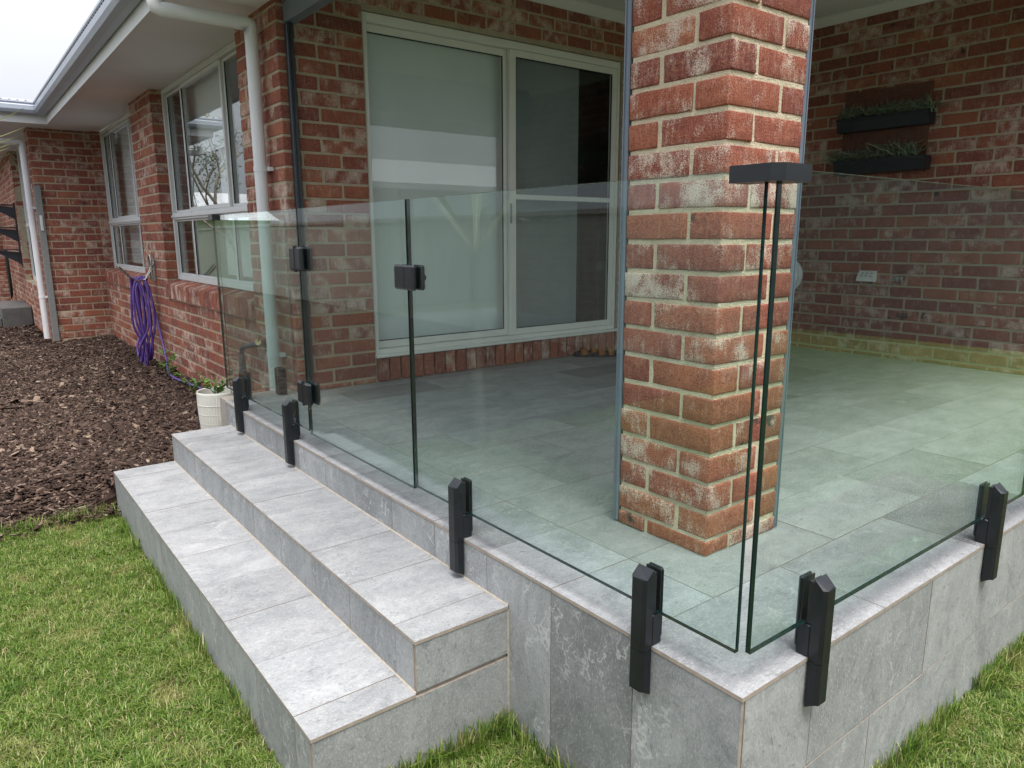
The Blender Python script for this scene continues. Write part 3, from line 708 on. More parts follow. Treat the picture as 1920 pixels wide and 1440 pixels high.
downpipe(WX - .055, WY + .10, -.30, 2.05, 'white downpipe at the far end beside the grey post', -.62, M['pipe'])

# ------------------------------------------------------------------ glass balustrade
GB, GT = .083, 1.045
def glass_panel(parent, a, c, ax):
    """sheet from a to c ; ax = thin axis. faces clear, edges dark, top pale"""
    q = MB(); x0, y0, z0 = a; x1, y1, z1 = c
    q.box(a, c, fm=[0, 1, 1] if ax == 0 else [1, 0, 1])
    # raise material of the top face
    for i, f in enumerate(q.f):
        zs = [q.v[j][2] for j in f]
        if min(zs) > z1 - 1e-6: q.m[i] = 2
    return q.build('pane', [M['glass'], M['gedge'], M['gtop']], parent)
GX0, GX1 = .009, .021
def panel_thing(name, label, cat, group, a, c, ax):
    t = thing(name, (0, 0, 0), label, cat, group); glass_panel(t, a, c, ax); return t
GG = 'glass balustrade panels'
YL, YH, YR = 1.335, 2.255, 3.478
panel_thing('glass_balustrade', 'long clear glass panel between the gate latch and the near corner', 'glass panel', GG, (GX0, .031, GB), (GX1, YL - .006, GT), 0)
gate = thing('glass_gate', (0, 0, 0), 'frameless glass gate at the steps with black hinges and latch', 'gate')
glass_panel(gate, (GX0, YL + .006, GB - .012), (GX1, YH - .006, GT), 0)
panel_thing('glass_balustrade', 'glass panel that carries the gate hinges at the far end of the steps', 'glass panel', GG, (GX0, YH + .006, GB), (GX1, YR, GT), 0)
panel_thing('glass_balustrade', 'short glass return panel in front of the white downpipe', 'glass panel', GG, (.031, YR - .014, .05), (XW - .008, YR - .002, GT - .004), 1)
panel_thing('glass_balustrade', 'clear glass panel right of the balustrade corner, before the pillar', 'glass panel', GG, (.030, GX0, GB), (1.560, GX1, GT), 1)
panel_thing('glass_balustrade', 'farther right glass panel cut off by the picture edge', 'glass panel', GG, (1.572, GX0, GB), (3.0, GX1, GT), 1)
# latch and hinges (parts of the gate)
def hw(name, ya, yb, za, zb, proud):
    q = MB(); q.cbox((GX0 - proud, ya, za), (GX0 - .001, yb, zb), .006); q.cbox((GX1 + .001, ya, za), (GX1 + proud, yb, zb), .006)
    return q.build(name, M['black'], gate)
l = hw('latch', YL - .062, YL - .003, .757, .838, .018); hw('latch_keeper', YL + .002, YL + .074, .757, .838, .013)
q = MB(); q.tube([(GX1 + .017, YL - .035, .797), (GX1 + .030, YL - .035, .797)], .010, 12); q.build('latch_button', M['black'], l)
for zc in (.838, .258):
    h = MB(); h.cbox((GX0 - .024, YH - .066, zc - .050), (GX0 - .001, YH + .062, zc + .050), .008); h.cbox((GX1 + .001, YH - .066, zc - .050), (GX1 + .022, YH + .062, zc + .050), .008)
    o = h.build('hinge', M['black'], gate)
    q = MB(); q.tube([(GX0 - .020, YH - .002, zc - .054), (GX0 - .020, YH - .002, zc + .054)], .007, 10); q.build('hinge_pin', M['black'], o)

# spigots: outer leg down the wall face, inner clamp plate, foot block on the coping
def make_spigot(label):
    t = thing('glass_clamp', (0, 0, 0), label, 'glass clamp', 'side mounted black glass clamps'); hw_ = .0230
    # local frame: -X is outwards, Y along the wall, origin on the patio edge
    def bar(xa, xb, za, zb, cl, ch):               # chamfered on the outer vertical edges and at both ends
        q = MB(); c = .008
        sec = [(xb, -hw_), (xb, hw_), (xa + c, hw_), (xa, hw_ - c), (xa, -hw_ + c), (xa + c, -hw_)]
        lo = [(x, y, za + (cl if x < xa + c + .001 else 0)) for x, y in sec]; hi = [(x, y, zb - (ch if x < xa + c + .001 else 0)) for x, y in sec]
        q.hull(lo + hi, [tuple(range(6)), tuple(range(11, 5, -1))] + [(i, (i + 1) % 6, (i + 1) % 6 + 6, i + 6) for i in range(6)]); return q
    q = bar(-.032, -.003, -.006, .190, 0, .020); q.build('front_jaw', M['black'], t)
    q = bar(-.0318, -.003, -.122, -.0072, .014, 0); q.build('cover_leg', M['black'], t)
    q = MB(); q.cbox((-.003, -.024, .001), (.030, .024, .079), .003); q.build('foot_block', M['black'], t)
    q = MB(); q.cbox((.024, -hw_, .012), (.037, hw_, .186), .006); q.build('back_jaw', M['black'], t)
    for xx in (-.0025, .0215):
        q = MB(); q.box((xx, -.022, .082), (xx + (.0110 if xx < 0 else .003), .022, .182)); q.build('gasket', M['seal'], t)
    return t
def copy_tree(o, label):
    c = o.copy(); COL.objects.link(c); c['label'] = label
    for ch in list(o.children): k = ch.copy(); COL.objects.link(k); k.parent = c
    return c
spots = [((0, .266, 0), 0, 'black glass clamp on the steps side, nearest the balustrade corner'), ((0, 1.040, 0), 0, 'black glass clamp at the near end of the steps beside the gate latch'),
         ((0, 2.462, 0), 0, 'black glass clamp on the steps edge just beyond the lower hinge'), ((0, 3.196, 0), 0, 'black glass clamp farthest along the steps, next to the white pot'),
         ((.262, 0, 0), math.pi / 2, 'black glass clamp on the lawn side nearest the balustrade corner'), ((1.250, 0, 0), math.pi / 2, 'black glass clamp on the lawn side near the picture edge')]
s0 = make_spigot(spots[0][2])
for i, (p, a, lb) in enumerate(spots):
    s = s0 if i == 0 else copy_tree(s0, lb)
    s.location = p; s.rotation_euler = (0, 0, a)
for xx, lb in ((.115, 'black upright clamp under the return glass, by the far corner'), (.325, 'black upright clamp under the return glass, beside the downpipe foot')):
    t = thing('glass_clamp', (xx, YR - .008, 0), lb, 'glass clamp', 'floor mounted black glass clamps')
    q = MB(); q.cbox((-.026, -.030, .001), (.026, .030, .045), .004); q.build('foot_block', M['black'], t)
    for s in (-1, 1):
        q = MB(); a, b_ = sorted((s * .0085, s * .030)); q.cbox((-.026, a, .046), (.026, b_, .165), .005); q.build('jaw', M['black'], t)
def corner_bracket(x, y, sx, sy, la, lb_, label):
    q = MB()
    z0, z1 = 1.021, 1.052
    # L-shaped cap with a chamfered outer corner
    o_, i_ = -.013, .046
    P = [(o_, la), (o_, .006), (.006, o_), (lb_, o_), (lb_, i_), (i_, i_), (i_, la)]
    pts = [(x + sx * a, y + sy * b_, z0) for a, b_ in P]
    q.prism(pts, (0, 0, z1 - z0)); return tag(q.build('corner_bracket', M['black']), label, 'corner bracket', 'corner brackets on the glass')
corner_bracket(0, 0, 1, 1, .092, .088, 'black bracket capping the glass corner in front of the pillar')
corner_bracket(0, YR + .010, 1, -1, .085, .085, 'small black bracket on the far glass corner before the near window')

# ------------------------------------------------------------------ things on the walls and ground
# wall planter
RXp = RX - .002
pl = thing('wall_planter', (0, 0, 0), 'stained timber board with two black planter troughs on the shaded wall', 'planter')
q = MB(); q.box((RXp - .022, 1.705, 1.375), (RXp, 2.33, 1.985)); q.build('backing_board', M['timber'], pl)
for zc in (1.690, 1.385):
    q = MB(); y0_, y1_ = 1.66, 2.325; xa, xb = RXp - .135, RXp - .024; zt = zc + .095
    sec = [(xb, zc), (xa + .018, zc), (xa, zt - .02), (xa - .008, zt - .02), (xa - .008, zt), (xa + .006, zt), (xa + .02, zc + .012), (xb - .006, zc + .012), (xb - .006, zt), (xb, zt)]
    for i in range(len(sec)):
        a, c = sec[i], sec[(i + 1) % len(sec)]
        q.add([(a[0], y0_, a[1]), (c[0], y0_, c[1]), (c[0], y1_, c[1]), (a[0], y1_, a[1])], [(0, 1, 2, 3)])
    for yy in (y0_, y1_ - .006): q.prism([(xb, yy, zc), (xa + .018, yy, zc), (xa, yy, zt), (xb, yy, zt)], (0, .006, 0))
    q.box((xa + .014, y0_ + .006, zt - .03), (xb - .007, y1_ - .006, zt - .022)); q.build('trough', M['planter'], pl)
def succulent(xc, y0, y1, z, n, lab, seed, hang):
    r = random.Random(seed); q = MB()
    for i in range(n):
        p = Vector((xc + r.uniform(-.035, .03), r.uniform(y0, y1), z)); lean = Vector((r.gauss(-.5, .6), r.gauss(0, .8), 0)); L = r.uniform(.05, .17); pts = [p]
        for s in range(1, 5):
            f = s / 4; pts.append(p + lean * L * f * f * .8 + Vector((r.uniform(-.006, .006), r.uniform(-.006, .006), L * (f - hang * f * f * r.uniform(.2, 1)))))
        q.tube(pts, [.0048, .0044, .004, .0032, .0014], 4, caps=False)
        for s in (1, 2, 3):
            b_ = pts[s]; d = Vector((r.gauss(0, .6), r.gauss(0, .6), .7)).normalized() * r.uniform(.02, .04); q.tube([b_, b_ + d * .6, b_ + d + Vector((0, 0, .006))], [.0026, .0022, .0009], 4, caps=False)
    t = q.build('succulent_plant', M['succ']); tag(t, lab, 'plant', 'pencil leaved succulents in the wall planter')
succulent(RXp - .085, 1.63, 2.29, 1.765, 230, 'grey green succulents filling the upper wall trough', 3, .9)
succulent(RXp - .085, 1.72, 1.90, 1.460, 70, 'tall succulent clump at the near end of the lower trough', 4, .3)
succulent(RXp - .085, 1.93, 2.36, 1.460, 160, 'low succulents spilling over the lower trough', 5, .9)
# power point, tap stub, round fitting
t = thing('power_outlet', (0, 0, 0), 'white weatherproof power point on the shaded brick wall', 'power outlet')
q = MB(); q.prism([(RX - .001, 1.975, .575), (RX - .055, 1.975, .580), (RX - .050, 1.975, .612), (RX - .018, 1.975, .655), (RX - .001, 1.975, .660)], (0, .132, 0)); q.build('cover', M['plast'], t)
for i in range(2):
    for j in range(3):
        q = MB(); yy = 1.995 + j * .034; f = .2 + i * .45; q.box((RX - .050 + .032 * f - .004, yy, .612 + .043 * f - .004), (RX - .050 + .032 * f + .002, yy + .018, .612 + .043 * f + .004)); q.build('switch', M['plastgrey'], t)
t = thing('wall_tap', (0, 0, 0), 'small metal gas bayonet fitting right of the power point', 'wall fitting')
q = MB(); q.cbox((RX - .020, 1.775, .585), (RX - .001, 1.850, .625), .004); q.build('plate', M['steel'], t); q = MB(); q.tube([(RX - .02, 1.800, .607), (RX - .045, 1.800, .607)], .012, 12); q.build('nozzle', M['steel'], t)
t = thing('wall_light', (0, 0, 0), 'round white fitting on the wall, half hidden by the pillar', 'wall fitting')
q = MB(); q.lathe([(.0, -.075), (.06, -.072), (.10, -.058), (.125, -.03), (.135, -.004), (.135, 0)], (RX, 2.735, .600), 40, axis='X'); q.build('dome', M['plast'], t)
q = MB(); q.lathe([(.128, -.035), (.146, -.028), (.150, -.012), (.146, 0)], (RX, 2.735, .600), 40, axis='X'); q.build('rim', M['pipe'], t)

# sandals
def sandal(x, y, rz, label):
    t = thing('sandal', (x, y, 0), label, 'sandal', 'pair of sandals by the wall'); t.rotation_euler = (0, 0, rz)
    out_ = []
    for i in range(24):
        a = 2 * math.pi * i / 24; u = math.cos(a); v = math.sin(a); w_ = .045 + .008 * u; out_.append((u * .135, v * w_ * (1 - .12 * (u < -.2))))
    q = MB(); q.prism([(a, b_, 0.001) for a, b_ in out_], (0, 0, .026)); q.build('sole', M['rubber'], t)
    q = MB(); q.prism([(a * .95, b_ * .93, .0275) for a, b_ in out_], (0, 0, .008)); q.build('footbed', M['cork'], t)
    q = MB()
    for (xx, wd, hh) in ((.055, .055, .062), (-.02, .04, .072)):
        n = 12; V = []
        for k in range(n + 1):
            a = math.pi * k / n; yy = .047 * math.cos(a); z = .02 + (hh - .02) * math.sin(a) ** .7
            V += [(xx - wd / 2, yy, z), (xx + wd / 2, yy * .97, z - .006), (xx + wd / 2, yy * .9, z - .011), (xx - wd / 2, yy * .93, z - .005)]
        F = []
        for k in range(n):
            for e in range(4): F.append((4 * k + e, 4 * k + (e + 1) % 4, 4 * k + 4 + (e + 1) % 4, 4 * k + 4 + e))
        q.add(V, F, 0, True)
    q.build('strap', M['suede'], t); return t
sandal(2.865, 3.265, 2.75, 'tan and black sandal nearer the pillar edge by the wall'); sandal(2.765, 3.345, 2.6, 'left tan and black sandal against the bricks below the door')

# tap with riser on the left wall
t = thing('garden_tap', (0, 0, 0), 'dark garden tap and riser on the brick wall behind the glass', 'tap')
q = MB(); q.tube([(.360, 4.30, -.30), (.360, 4.30, .15), (.362, 4.28, .185), (.372, 4.20, .205), (.385, 4.02, .235), (.40, 3.97, .25)], .017, 10); q.build('riser', M['railblack'], t)
q = MB(); q.tube([(.405, 3.985, .245), (.362, 3.945, .262)], .022, 10); q.tube([(.37, 3.95, .262), (.37, 3.95, .300)], .011, 8); q.box((.362, 3.91, .300), (.378, 3.99, .308)); q.build('tap_body', M['brass'], t)
q = MB(); q.tube([(.360, 4.30, .02), (.360, 4.30, .13)], [.026, .022], 12); q.build('hose_coupling', M['railblack'], t)

# hose hook and purple hose
t = thing('hose_hook', (0, 0, 0), 'bent steel hose hanger on the brick pier between the windows', 'hose hook')
HY = 7.02
q = MB()
for dy in (-.03, .03): q.tube([(XW - .004, HY + dy, .70), (.37, HY + dy, .60), (.32, HY + dy, .535), (.26, HY + dy * 1.2, .520), (.20, HY + dy * 1.6, .555), (.14, HY + dy * 2, .625), (.10, HY + dy * 2.3, .665)], .007, 8)
q.build('cradle', M['steel'], t)
q = MB(); P = []
for i in range(17): a = math.pi * i / 16; P.append((.385, HY + .045 * math.cos(a) - .0, .70 + .075 * math.sin(a)))
P = [(.385, HY + .045, .53)] + P + [(.385, HY - .045, .53)]; q.tube(P, .009, 8); q.build('hoop', M['steel'], t)
q = MB(); q.box((XW - .006, HY - .05, .52), (XW - .0005, HY + .05, .72)); q.build('back_plate', M['steel'], t)
def smooth_path(P, n=6):
    P = [Vector(p) for p in P]; out_ = []
    for i in range(len(P) - 1):
        p0, p1, p2, p3 = P[max(i - 1, 0)], P[i], P[i + 1], P[min(i + 2, len(P) - 1)]
        for s in range(n):
            u = s / n; out_.append(.5 * ((2 * p1) + (p2 - p0) * u + (2 * p0 - 5 * p1 + 4 * p2 - p3) * u * u + (3 * p1 - p0 - 3 * p2 + p3) * u ** 3))
    return out_ + [P[-1]]
hs = thing('garden_hose', (0, 0, 0), 'purple garden hose looped over a steel hanger on the wall', 'hose')
q = MB(); r = random.Random(5); P = []
for i in range(6):
    x0 = .345 - .135 * ((i * 3) % 8) / 7; x1 = .335 - .120 * ((i * 5 + 2) % 8) / 7; zb = -.300 + r.uniform(-.035, .10); w = .085 + r.uniform(-.02, .02); tw = r.uniform(-.03, .03)
    P += [(x0, HY + .012, .548 + .003 * i), (x0 - .004, HY + w * .55, .45), (x0 + tw, HY + w, .1), (x1, HY + w * .8, zb + .12), (x1 - .01, HY + .01, zb), (x1, HY - w * .8, zb + .12), (x0 + tw * .5, HY - w, .12), (x0, HY - w * .5, .45)]
P += [(.30, HY + .0, .565), (.335, HY - .05, .46), (.375, HY - .07, .20), (.385, 6.80, -.10), (.365, 6.62, -.245), (.33, 6.45, -.288), (.30, 6.1, -.290), (.315, 5.8, -.288), (.345, 5.5, -.286), (.35, 5.1, -.284), (.34, 4.7, -.283), (.345, 4.42, -.25), (.360, 4.31, -.12), (.360, 4.30, .02)]
q.tube(smooth_path(P, 7), .0105, 8); q.build('hose_coils', M['hose'], hs)

# pot with a leafy plant
PC = (.070, 3.90)
pz = -.335
t = thing('plant_pot', (PC[0], PC[1], pz), 'ribbed cream ceramic pot on the mulch at the end of the steps', 'pot')
q = MB(); n = 96; prof = [(.0, 0), (.094, 0), (.100, .01), (.112, .08), (.118, .16), (.121, .25), (.122, .315), (.119, .325), (.113, .322), (.111, .29), (.10, .10)]
V = []
for i, (rr, z) in enumerate(prof):
    for j in range(n):
        a = 2 * math.pi * j / n; e = .0012 * (1 if j % 2 else -1) if 2 <= i <= 5 else 0; V.append(((rr + e) * math.cos(a), (rr + e) * math.sin(a), z))
q.add(V, [(i * n + j, i * n + (j + 1) % n, (i + 1) * n + (j + 1) % n, (i + 1) * n + j) for i in range(len(prof) - 1) for j in range(n)], 0, False); q.build('body', M['pot'], t)
for z in (.07, .128, .186, .244):
    rr = .1105 + (z - .08) * .062 if z < .2 else .1195; q = MB(); q.lathe([(rr - .002, z - .004), (rr + .0028, z - .002), (rr + .0028, z + .002), (rr - .002, z + .004)], (0, 0, 0), 48); q.build('band', M['pot'], t)
q = MB(); q.lathe([(0, .272), (.112, .27)], (0, 0, 0), 24); q.build('potting_mix', M['mulch'], t)
def leafy(loc, n, L, label, seed, mat, leaf_l=.05, spread=.5):
    r = random.Random(seed); t = thing('leafy_plant', loc, label, 'plant'); st = MB(); lf = MB()
    for i in range(n):
        a = r.uniform(0, 6.28); d = Vector((math.cos(a), math.sin(a), 0)) * spread; LL = L * r.uniform(.5, 1.1)
        pts = [Vector((0, 0, 0)) + d * LL * f * f + Vector((0, 0, LL * f)) for f in (0, .33, .66, 1)]
        st.tube(pts, [.003, .0025, .002, .001], 5)
        for p in pts[1:] + pts[2:]:
            b_ = r.uniform(0, 6.28); dd = Vector((math.cos(b_), math.sin(b_), r.uniform(.1, .8))).normalized(); sd_ = dd.cross(Vector((0, 0, 1))).normalized(); l_ = leaf_l * r.uniform(.7, 1.4); w_ = l_ * .2
            up = Vector((0, 0, .012)); lf.add([p, p + dd * l_ * .45 + sd_ * w_ + up, p + dd * l_, p + dd * l_ * .45 - sd_ * w_ + up], [(0, 1, 2), (0, 2, 3)])
    st.build('stem', M['leaf'], t); lf.build('leaf_cluster', mat, t); return t
leafy((PC[0] - .01, PC[1], pz + .27), 6, .13, 'straggly green plant growing in the cream pot', 2, M['leaf'], .055, .7)
leafy((.30, 6.25, -.30), 5, .17, 'small green sprig in the mulch by the purple hose', 9, M['leaf'], .075, .6)
leafy((.25, 5.25, -.30), 6, .17, 'leafy green seedling at the foot of the wall beyond the pot', 12, M['leaf'], .06, .6)

# far end: post, shelf brackets, concrete step, black hose
t = thing('gate_post', (0, 0, 0), 'flat grey metal post beside the far white downpipe', 'post')
q = MB(); q.cbox((WX - .008, WY - .052, -.33), (WX + .062, WY - .004, 1.55), .003); q.build('post', M['post'], t)
q = MB(); q.cbox((WX + .012, WY - .066, 1.02), (WX + .040, WY - .052, 1.20), .003); q.tube([(WX + .025, WY - .085, 1.10), (WX + .025, WY - .064, 1.10)], .007, 8); q.build('latch_plate', M['alu'], t)
rb = None
br = thing('shelf_brackets', (0, 0, 0), 'tall dark metal strip with three triangular shelf brackets on the farthest wall', 'bracket')
q = MB(); q.box((WX - .022, 13.02, .52), (WX - .001, 13.07, 1.47)); q.build('strip', M['railblack'], br)
for z in (1.34, 1.00, .66):
    q = MB(); q.prism([(WX - .022, 13.03, z + .06), (WX - .33, 13.03, z + .09), (WX - .33, 13.03, z + .07), (WX - .022, 13.03, z - .12)], (0, .03, 0)); q.box((WX - .34, 12.98, z + .091), (WX - .022, 13.6, z + .105)); q.build('bracket', M['railblack'], br)
t = thing('concrete_steps', (0, 0, 0), 'dark concrete doorsteps standing on the mulch at the far end', 'steps')
q = MB(); q.cbox((-.62, 12.35, -.42), (-.245, 13.9, -.08), .01); q.build('upper_step', M['concrete'], t); q = MB(); q.cbox((-1.1, 12.5, -.42), (-.625, 13.9, -.24), .01); q.build('lower_step', M['concrete'], t)
t = thing('garden_hose', (0, 0, 0), 'black hose coil hanging on the farthest brick wall', 'hose')
q = MB()
for i in range(6):
    P = []; rr = .20 + .012 * i
    for k in range(25): a = 2 * math.pi * k / 24; P.append((WX - .05 - .012 * (i % 3), 15.5 + rr * .55 * math.sin(a), .34 - .10 * i * .1 + rr * 1.7 * math.cos(a)))
    q.tube(P, .011, 6)
q.build('hose_coils', M['rubber'], t)

# palm with its leaf tips reaching into the picture on the left
pt = thing('palm_plant', (-1.62, 3.3, LAWN_Z), 'slender palm left of the picture, pale leaf tips before the far gutter', 'plant')
q = MB(); q.tube([(0, 0, 0), (.02, 0, .7), (0, .02, 1.35)], [.05, .035, .025], 10); q.build('trunk', M['trunk'], pt)
q = MB(); r = random.Random(3)
tips = [(-.838, 3.0, 1.461), (-.841, 3.0, 1.388), (-.879, 3.0, 1.345), (-.890, 3.0, 1.320), (-.91, 3.0, 1.273), (-.905, 3.0, 1.300)]
base = Vector((-1.62, 3.3, LAWN_Z + 1.35)); L0 = Vector((-1.62, 3.3, LAWN_Z))
alltips = [(Vector(p), 1) for p in tips] + [(base + Vector((math.cos(a) * .6, math.sin(a) * .6, r.uniform(.1, .55))), 0) for a in [r.uniform(1.2, 5.2) for _ in range(22)]]
for tip, _ in alltips:
    mid = base.lerp(tip, .55) + Vector((0, 0, .10)); pts = smooth_path([base, mid, tip - (tip - mid) * .25 + Vector((0, 0, -.004)), tip], 5); n = len(pts)
    V = []
    for i, p in enumerate(pts):
        f = i / (n - 1); d = (pts[min(i + 1, n - 1)] - pts[max(i - 1, 0)]).normalized(); s_ = d.cross(Vector((0, 0, 1))).normalized(); w_ = .0085 * math.sin(min(1, .15 + f * 1.2) * math.pi * .5) * (1 - f ** 9) + .0006
        V += [p - s_ * w_ - L0, p + Vector((0, 0, -.003 * (1 - f))) - L0, p + s_ * w_ - L0]
    q.add(V, [(3 * i + e, 3 * i + 1 + e, 3 * i + 4 + e, 3 * i + 3 + e) for i in range(n - 1) for e in (0, 1)], 0, True)
q.build('fronds', M['frond'], pt)

# ------------------------------------------------------------------ lawn and bark (stuff)
def blades(P, H, Wd, lean, yaw):
    """P (n,3) roots -> arched two-segment blades"""
    n = len(P); d = np.stack([np.cos(yaw), np.sin(yaw), np.zeros(n)], 1); s = np.stack([-np.sin(yaw), np.cos(yaw), np.zeros(n)], 1); z = np.array([0, 0, 1.])
    p1 = P + z * (H * .55)[:, None] + d * (H * lean * .35)[:, None]; p2 = P + z * (H * (1 - .25 * np.minimum(lean, 2)))[:, None] + d * (H * lean)[:, None]
    w = (Wd / 2)[:, None]
    V = np.stack([P - s * w, P + s * w, p1 - s * w * .85, p1 + s * w * .85, p2], 1).reshape(-1, 3)
    o = np.arange(n)[:, None] * 5
    return V, o + np.array([[0, 1, 3, 2]]), o + np.array([[2, 3, 4]])
def sample(n, x0, x1, y0, y1): return np.stack([rng.uniform(x0, x1, n), rng.uniform(y0, y1, n), np.full(n, LAWN_Z)], 1)
def vnoise(P, s, seed):
    r_ = np.random.default_rng(seed); g_ = r_.random((64, 64)); u = (P[:, 0] * s) % 63; v = (P[:, 1] * s) % 63; i = u.astype(int); j = v.astype(int); a = u - i; b_ = v - j
    a = a * a * (3 - 2 * a); b_ = b_ * b_ * (3 - 2 * b_)
    return g_[i, j] * (1 - a) * (1 - b_) + g_[i + 1, j] * a * (1 - b_) + g_[i, j + 1] * (1 - a) * b_ + g_[i + 1, j + 1] * a * b_
parts = [sample(210000, -1.75, D1 - .004, .55, 3.46), sample(9000, -3.2, -1.75, 0, 3.46), sample(40000, D1, -.004, .05, S0 - .004), sample(14000, -1.2, 0, -.9, .3), sample(95000, .3, 2.4, -.65, -.004), sample(8000, 2.4, 5, -1.2, -.004)]
P = np.concatenate(parts); P = P[~((P[:, 0] > -.004) & (P[:, 1] > -.004))]; P = P[~((P[:, 0] > D1) & (P[:, 1] > S0))]
vn = vnoise(P, 6, 1); vn2 = vnoise(P, 21, 2); keep = rng.random(len(P)) < np.clip(.45 + .75 * vn2 + .25 * vn, 0, 1); P = P[keep]; vn = vn[keep]; vn2 = vn2[keep]
n = len(P); H = (.012 + .023 * rng.random(n) ** 1.5) * (.6 + .8 * vn2); Wd = rng.uniform(.0015, .0034, n); ln = np.abs(rng.normal(.8, .65, n)); yw = rng.uniform(0, 6.283, n)
V1, Q1, T1 = blades(P, H, Wd, ln, yw)
# longer uncut blades along the tiled edges
E = []
ne = 1000; yy = rng.uniform(.8, 3.44, ne); cl = vnoise(np.stack([yy * 0, yy], 1), 7, 5); yy = yy[cl > .42]; E.append(np.stack([D1 - np.abs(rng.normal(0, .016, len(yy))) - .004, yy, np.full(len(yy), LAWN_Z)], 1))
xx = rng.uniform(-.60, -.01, 900); cl = vnoise(np.stack([xx, xx * 0], 1), 9, 6); xx = xx[(cl > .35) | (xx > -.25)]; E.append(np.stack([xx, S0 - np.abs(rng.normal(0, .02, len(xx))) - .004, np.full(len(xx), LAWN_Z)], 1))
yy = rng.uniform(.3, .79, 300); E.append(np.stack([-np.abs(rng.normal(0, .02, len(yy))) - .004, yy, np.full(len(yy), LAWN_Z)], 1))
xx = rng.uniform(.5, 2.2, 2200); cl = vnoise(np.stack([xx, xx * 0], 1), 8, 8); xx = xx[cl > .40]; E.append(np.stack([xx, -np.abs(rng.normal(0, .022, len(xx))) - .004, np.full(len(xx), LAWN_Z)], 1))
xx = rng.uniform(-1.7, -.64, 1100); E.append(np.stack([xx, 3.44 + rng.normal(0, .02, len(xx)), np.full(len(xx), LAWN_Z)], 1))
E = np.concatenate(E); n = len(E)
V2, Q2, T2 = blades(E, rng.uniform(.035, .10, n), rng.uniform(.0022, .0045, n), np.abs(rng.normal(.35, .35, n)), rng.uniform(0, 6.283, n))
k = len(V1); me = raw_mesh('lawn', np.concatenate([V1, V2]), np.concatenate([Q1, Q2 + k]), M['grass'], np.concatenate([T1, T2 + k]))
o = link('lawn', me, None); o['kind'] = 'stuff'

def chips(n, x0, x1, y0, y1, big):
    X = rng.uniform(x0, x1, n); Y = rng.uniform(y0, y1, n); Z = np.where(X < .42, -.305 - .062 * (.42 - X), -.305) + rng.uniform(-.016, .006, n)
    dip = np.where((Y < 3.82) & (X < -.62), .10 * np.clip(1 - (Y - 3.47) / .35, 0, 1), 0); Z = Z - dip
    L = rng.gamma(3, big * .30, n) + .008; Wd = L * rng.uniform(.25, .6, n); Th = rng.uniform(.0025, .008, n); yaw = rng.uniform(0, 6.283, n); p = rng.normal(0, .35, n); q_ = rng.normal(0, .4, n)
    base = np.array([[-1, -.75, -1], [1, -1, -1], [.8, .9, -1], [-.9, 1, -1], [-.8, -.6, 1], [.85, -.8, 1], [.7, .7, 1], [-.75, .8, 1]])
    B = base[None] * (1 + rng.normal(0, .16, (n, 8, 3))); B = B * np.stack([L / 2, Wd / 2, Th / 2], 1)[:, None, :]
    cp, sp, cq, sq, cy, sy = np.cos(p), np.sin(p), np.cos(q_), np.sin(q_), np.cos(yaw), np.sin(yaw)
    x, y, z = B[..., 0], B[..., 1], B[..., 2]
    x, z = x * cp[:, None] + z * sp[:, None], -x * sp[:, None] + z * cp[:, None]; y, z = y * cq[:, None] - z * sq[:, None], y * sq[:, None] + z * cq[:, None]
    x, y = x * cy[:, None] - y * sy[:, None], x * sy[:, None] + y * cy[:, None]
    V = np.stack([x + X[:, None], y + Y[:, None], z + Z[:, None]], 2).reshape(-1, 3); o = np.arange(n)[:, None, None] * 8
    F = np.array([[0, 3, 2, 1], [4, 5, 6, 7], [0, 1, 5, 4], [1, 2, 6, 5], [2, 3, 7, 6], [3, 0, 4, 7]])
    return V, (o + F[None]).reshape(-1, 4)
cs = [chips(40000, -1.5, .41, 3.46, 6.0, .026), chips(3500, -1.5, .41, 3.46, 7.0, .05), chips(24000, -1.4, .41, 6.0, 9.84, .028), chips(6000, -1.6, -.24, 9.8, 14, .036), chips(160, -1.6, -.62, 3.34, 3.47, .022)]
Vs = []; Fs = []; k = 0
for V, F in cs: Vs.append(V); Fs.append(F + k); k += len(V)
V = np.concatenate(Vs); F = np.concatenate(Fs)
o = link('bark_mulch', raw_mesh('bark_mulch', V, F, M['bark']), None); o['kind'] = 'stuff'

# ------------------------------------------------------------------ neighbours that the glass mirrors
fn = thing('boundary_fence', (0, 0, 0), 'cream sheet steel fence behind the lawn, seen only mirrored in the glass', 'fence')
q = MB(); ribbed(q, 0, 30, 0, 1.8, (-12, -6.2, -.6), (1, 0, 0), (0, 0, 1), .2, .02); q.build('fence_sheet', M['sheet'], fn)
q = MB(); q.box((-12, -6.24, 1.2), (18, -6.16, 1.26)); q.build('fence_rail', M['sheet'], fn)
fn = thing('boundary_fence', (0, 0, 0), 'cream sheet steel fence along the mulch side, seen only mirrored in the windows', 'fence')
q = MB(); ribbed(q, 0, 46, 0, 1.8, (-5.2, 40, -.6), (0, -1, 0), (0, 0, 1), .2, .02); q.build('fence_sheet', M['sheet'], fn)
q = MB(); q.box((-5.24, -6, 1.2), (-5.16, 40, 1.26)); q.build('fence_rail', M['sheet'], fn)
fn = thing('boundary_fence', (0, 0, 0), 'tall charcoal fence at the right of the lawn, seen only mirrored in the glass', 'fence')
q = MB(); ribbed(q, 0, 9.5, 0, 2.9, (9.5, 3, -.6), (0, -1, 0), (0, 0, 1), .2, .02); q.build('fence_sheet', M['railblack'], fn)
q = MB(); q.box((9.46, -6.2, 1.5), (9.54, 3, 1.56)); q.build('fence_rail', M['railblack'], fn)
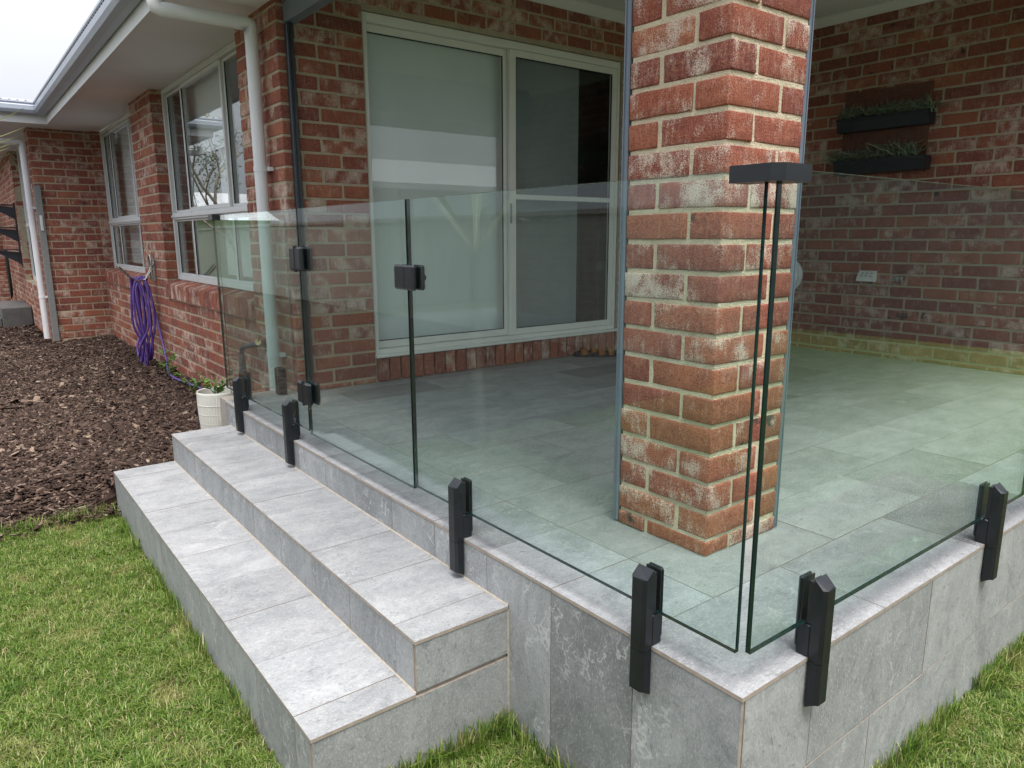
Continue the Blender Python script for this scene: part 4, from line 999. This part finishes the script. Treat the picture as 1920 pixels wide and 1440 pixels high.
def shed(x0, x1, y0, y1, he, hr, label):
    t = thing('neighbour_house', (0, 0, 0), label, 'house')
    q = MB(); q.box((x0, y0, -.6), (x1, y1, he)); q.build('wall', M['sheet'], t)
    q = MB(); ym = (y0 + y1) / 2; q.prism([(x0 - .4, y0 - .5, he), (x0 - .4, y1 + .5, he), (x0 - .4, ym, hr)], (x1 - x0 + .8, 0, 0)); q.build('roof', M['roof'], t)
    q = MB(); q.box((x0 - .45, y1 + .5, he - .08), (x1 + .45, y1 + .62, he + .06)); q.build('gutter', M['fascia'], t)
shed(2, 15, -13, -8, 2.1, 3.0, 'pale neighbour house behind the lawn fence, seen only in the sliding door'); shed(-14, -6.6, 42, 54, 1.9, 3.7, 'white roofed neighbour house seen only mirrored in the near window')
def tree(x, y, h, label, seed):
    r = random.Random(seed); t = thing('gum_tree', (x, y, -.6), label, 'tree'); tr = MB(); lf = MB()
    def grow(p, d, L, rad, lev):
        pts = [p]; dd = d.copy()
        for i in range(4):
            dd = (dd + Vector((r.gauss(0, .18), r.gauss(0, .18), r.gauss(.05, .1)))).normalized(); pts.append(pts[-1] + dd * L / 4)
        tr.tube(pts, [rad, rad * .9, rad * .8, rad * .7, rad * .6], 7 if lev < 2 else 5, caps=False)
        if lev >= 3:
            for i in range(46):
                c = pts[r.randrange(1, 5)] + Vector((r.gauss(0, .22), r.gauss(0, .22), r.gauss(0, .2))); a = Vector((r.gauss(0, 1), r.gauss(0, 1), r.gauss(-.6, .6))).normalized() * r.uniform(.06, .13); s = a.cross(Vector((r.gauss(0, 1), r.gauss(0, 1), r.gauss(0, 1)))).normalized() * .02
                lf.add([c - s, c + a * .5 - s, c + a, c + a * .5 + s], [(0, 1, 2, 3)])
            return
        for i in range(3 if lev else 4):
            a = r.uniform(0, 6.28); nd = (dd + Vector((math.cos(a), math.sin(a), r.uniform(-.1, .5))) * r.uniform(.5, .9)).normalized(); grow(pts[r.choice((2, 3, 4)) if i else 4], nd, L * r.uniform(.6, .8), rad * .55, lev + 1)
    grow(Vector((0, 0, 0)), Vector((.1, 0, 1)), h * .33, .085, 0)
    tr.build('trunk', M['trunk'], t); lf.build('crown', M['gum'], t)
tree(-4.6, 21, 8.0, 'open crowned gum tree seen only mirrored in the near window', 4)
tree(-8.5, -9, 7.0, 'gum tree behind the viewer, seen only mirrored in the glass', 8)
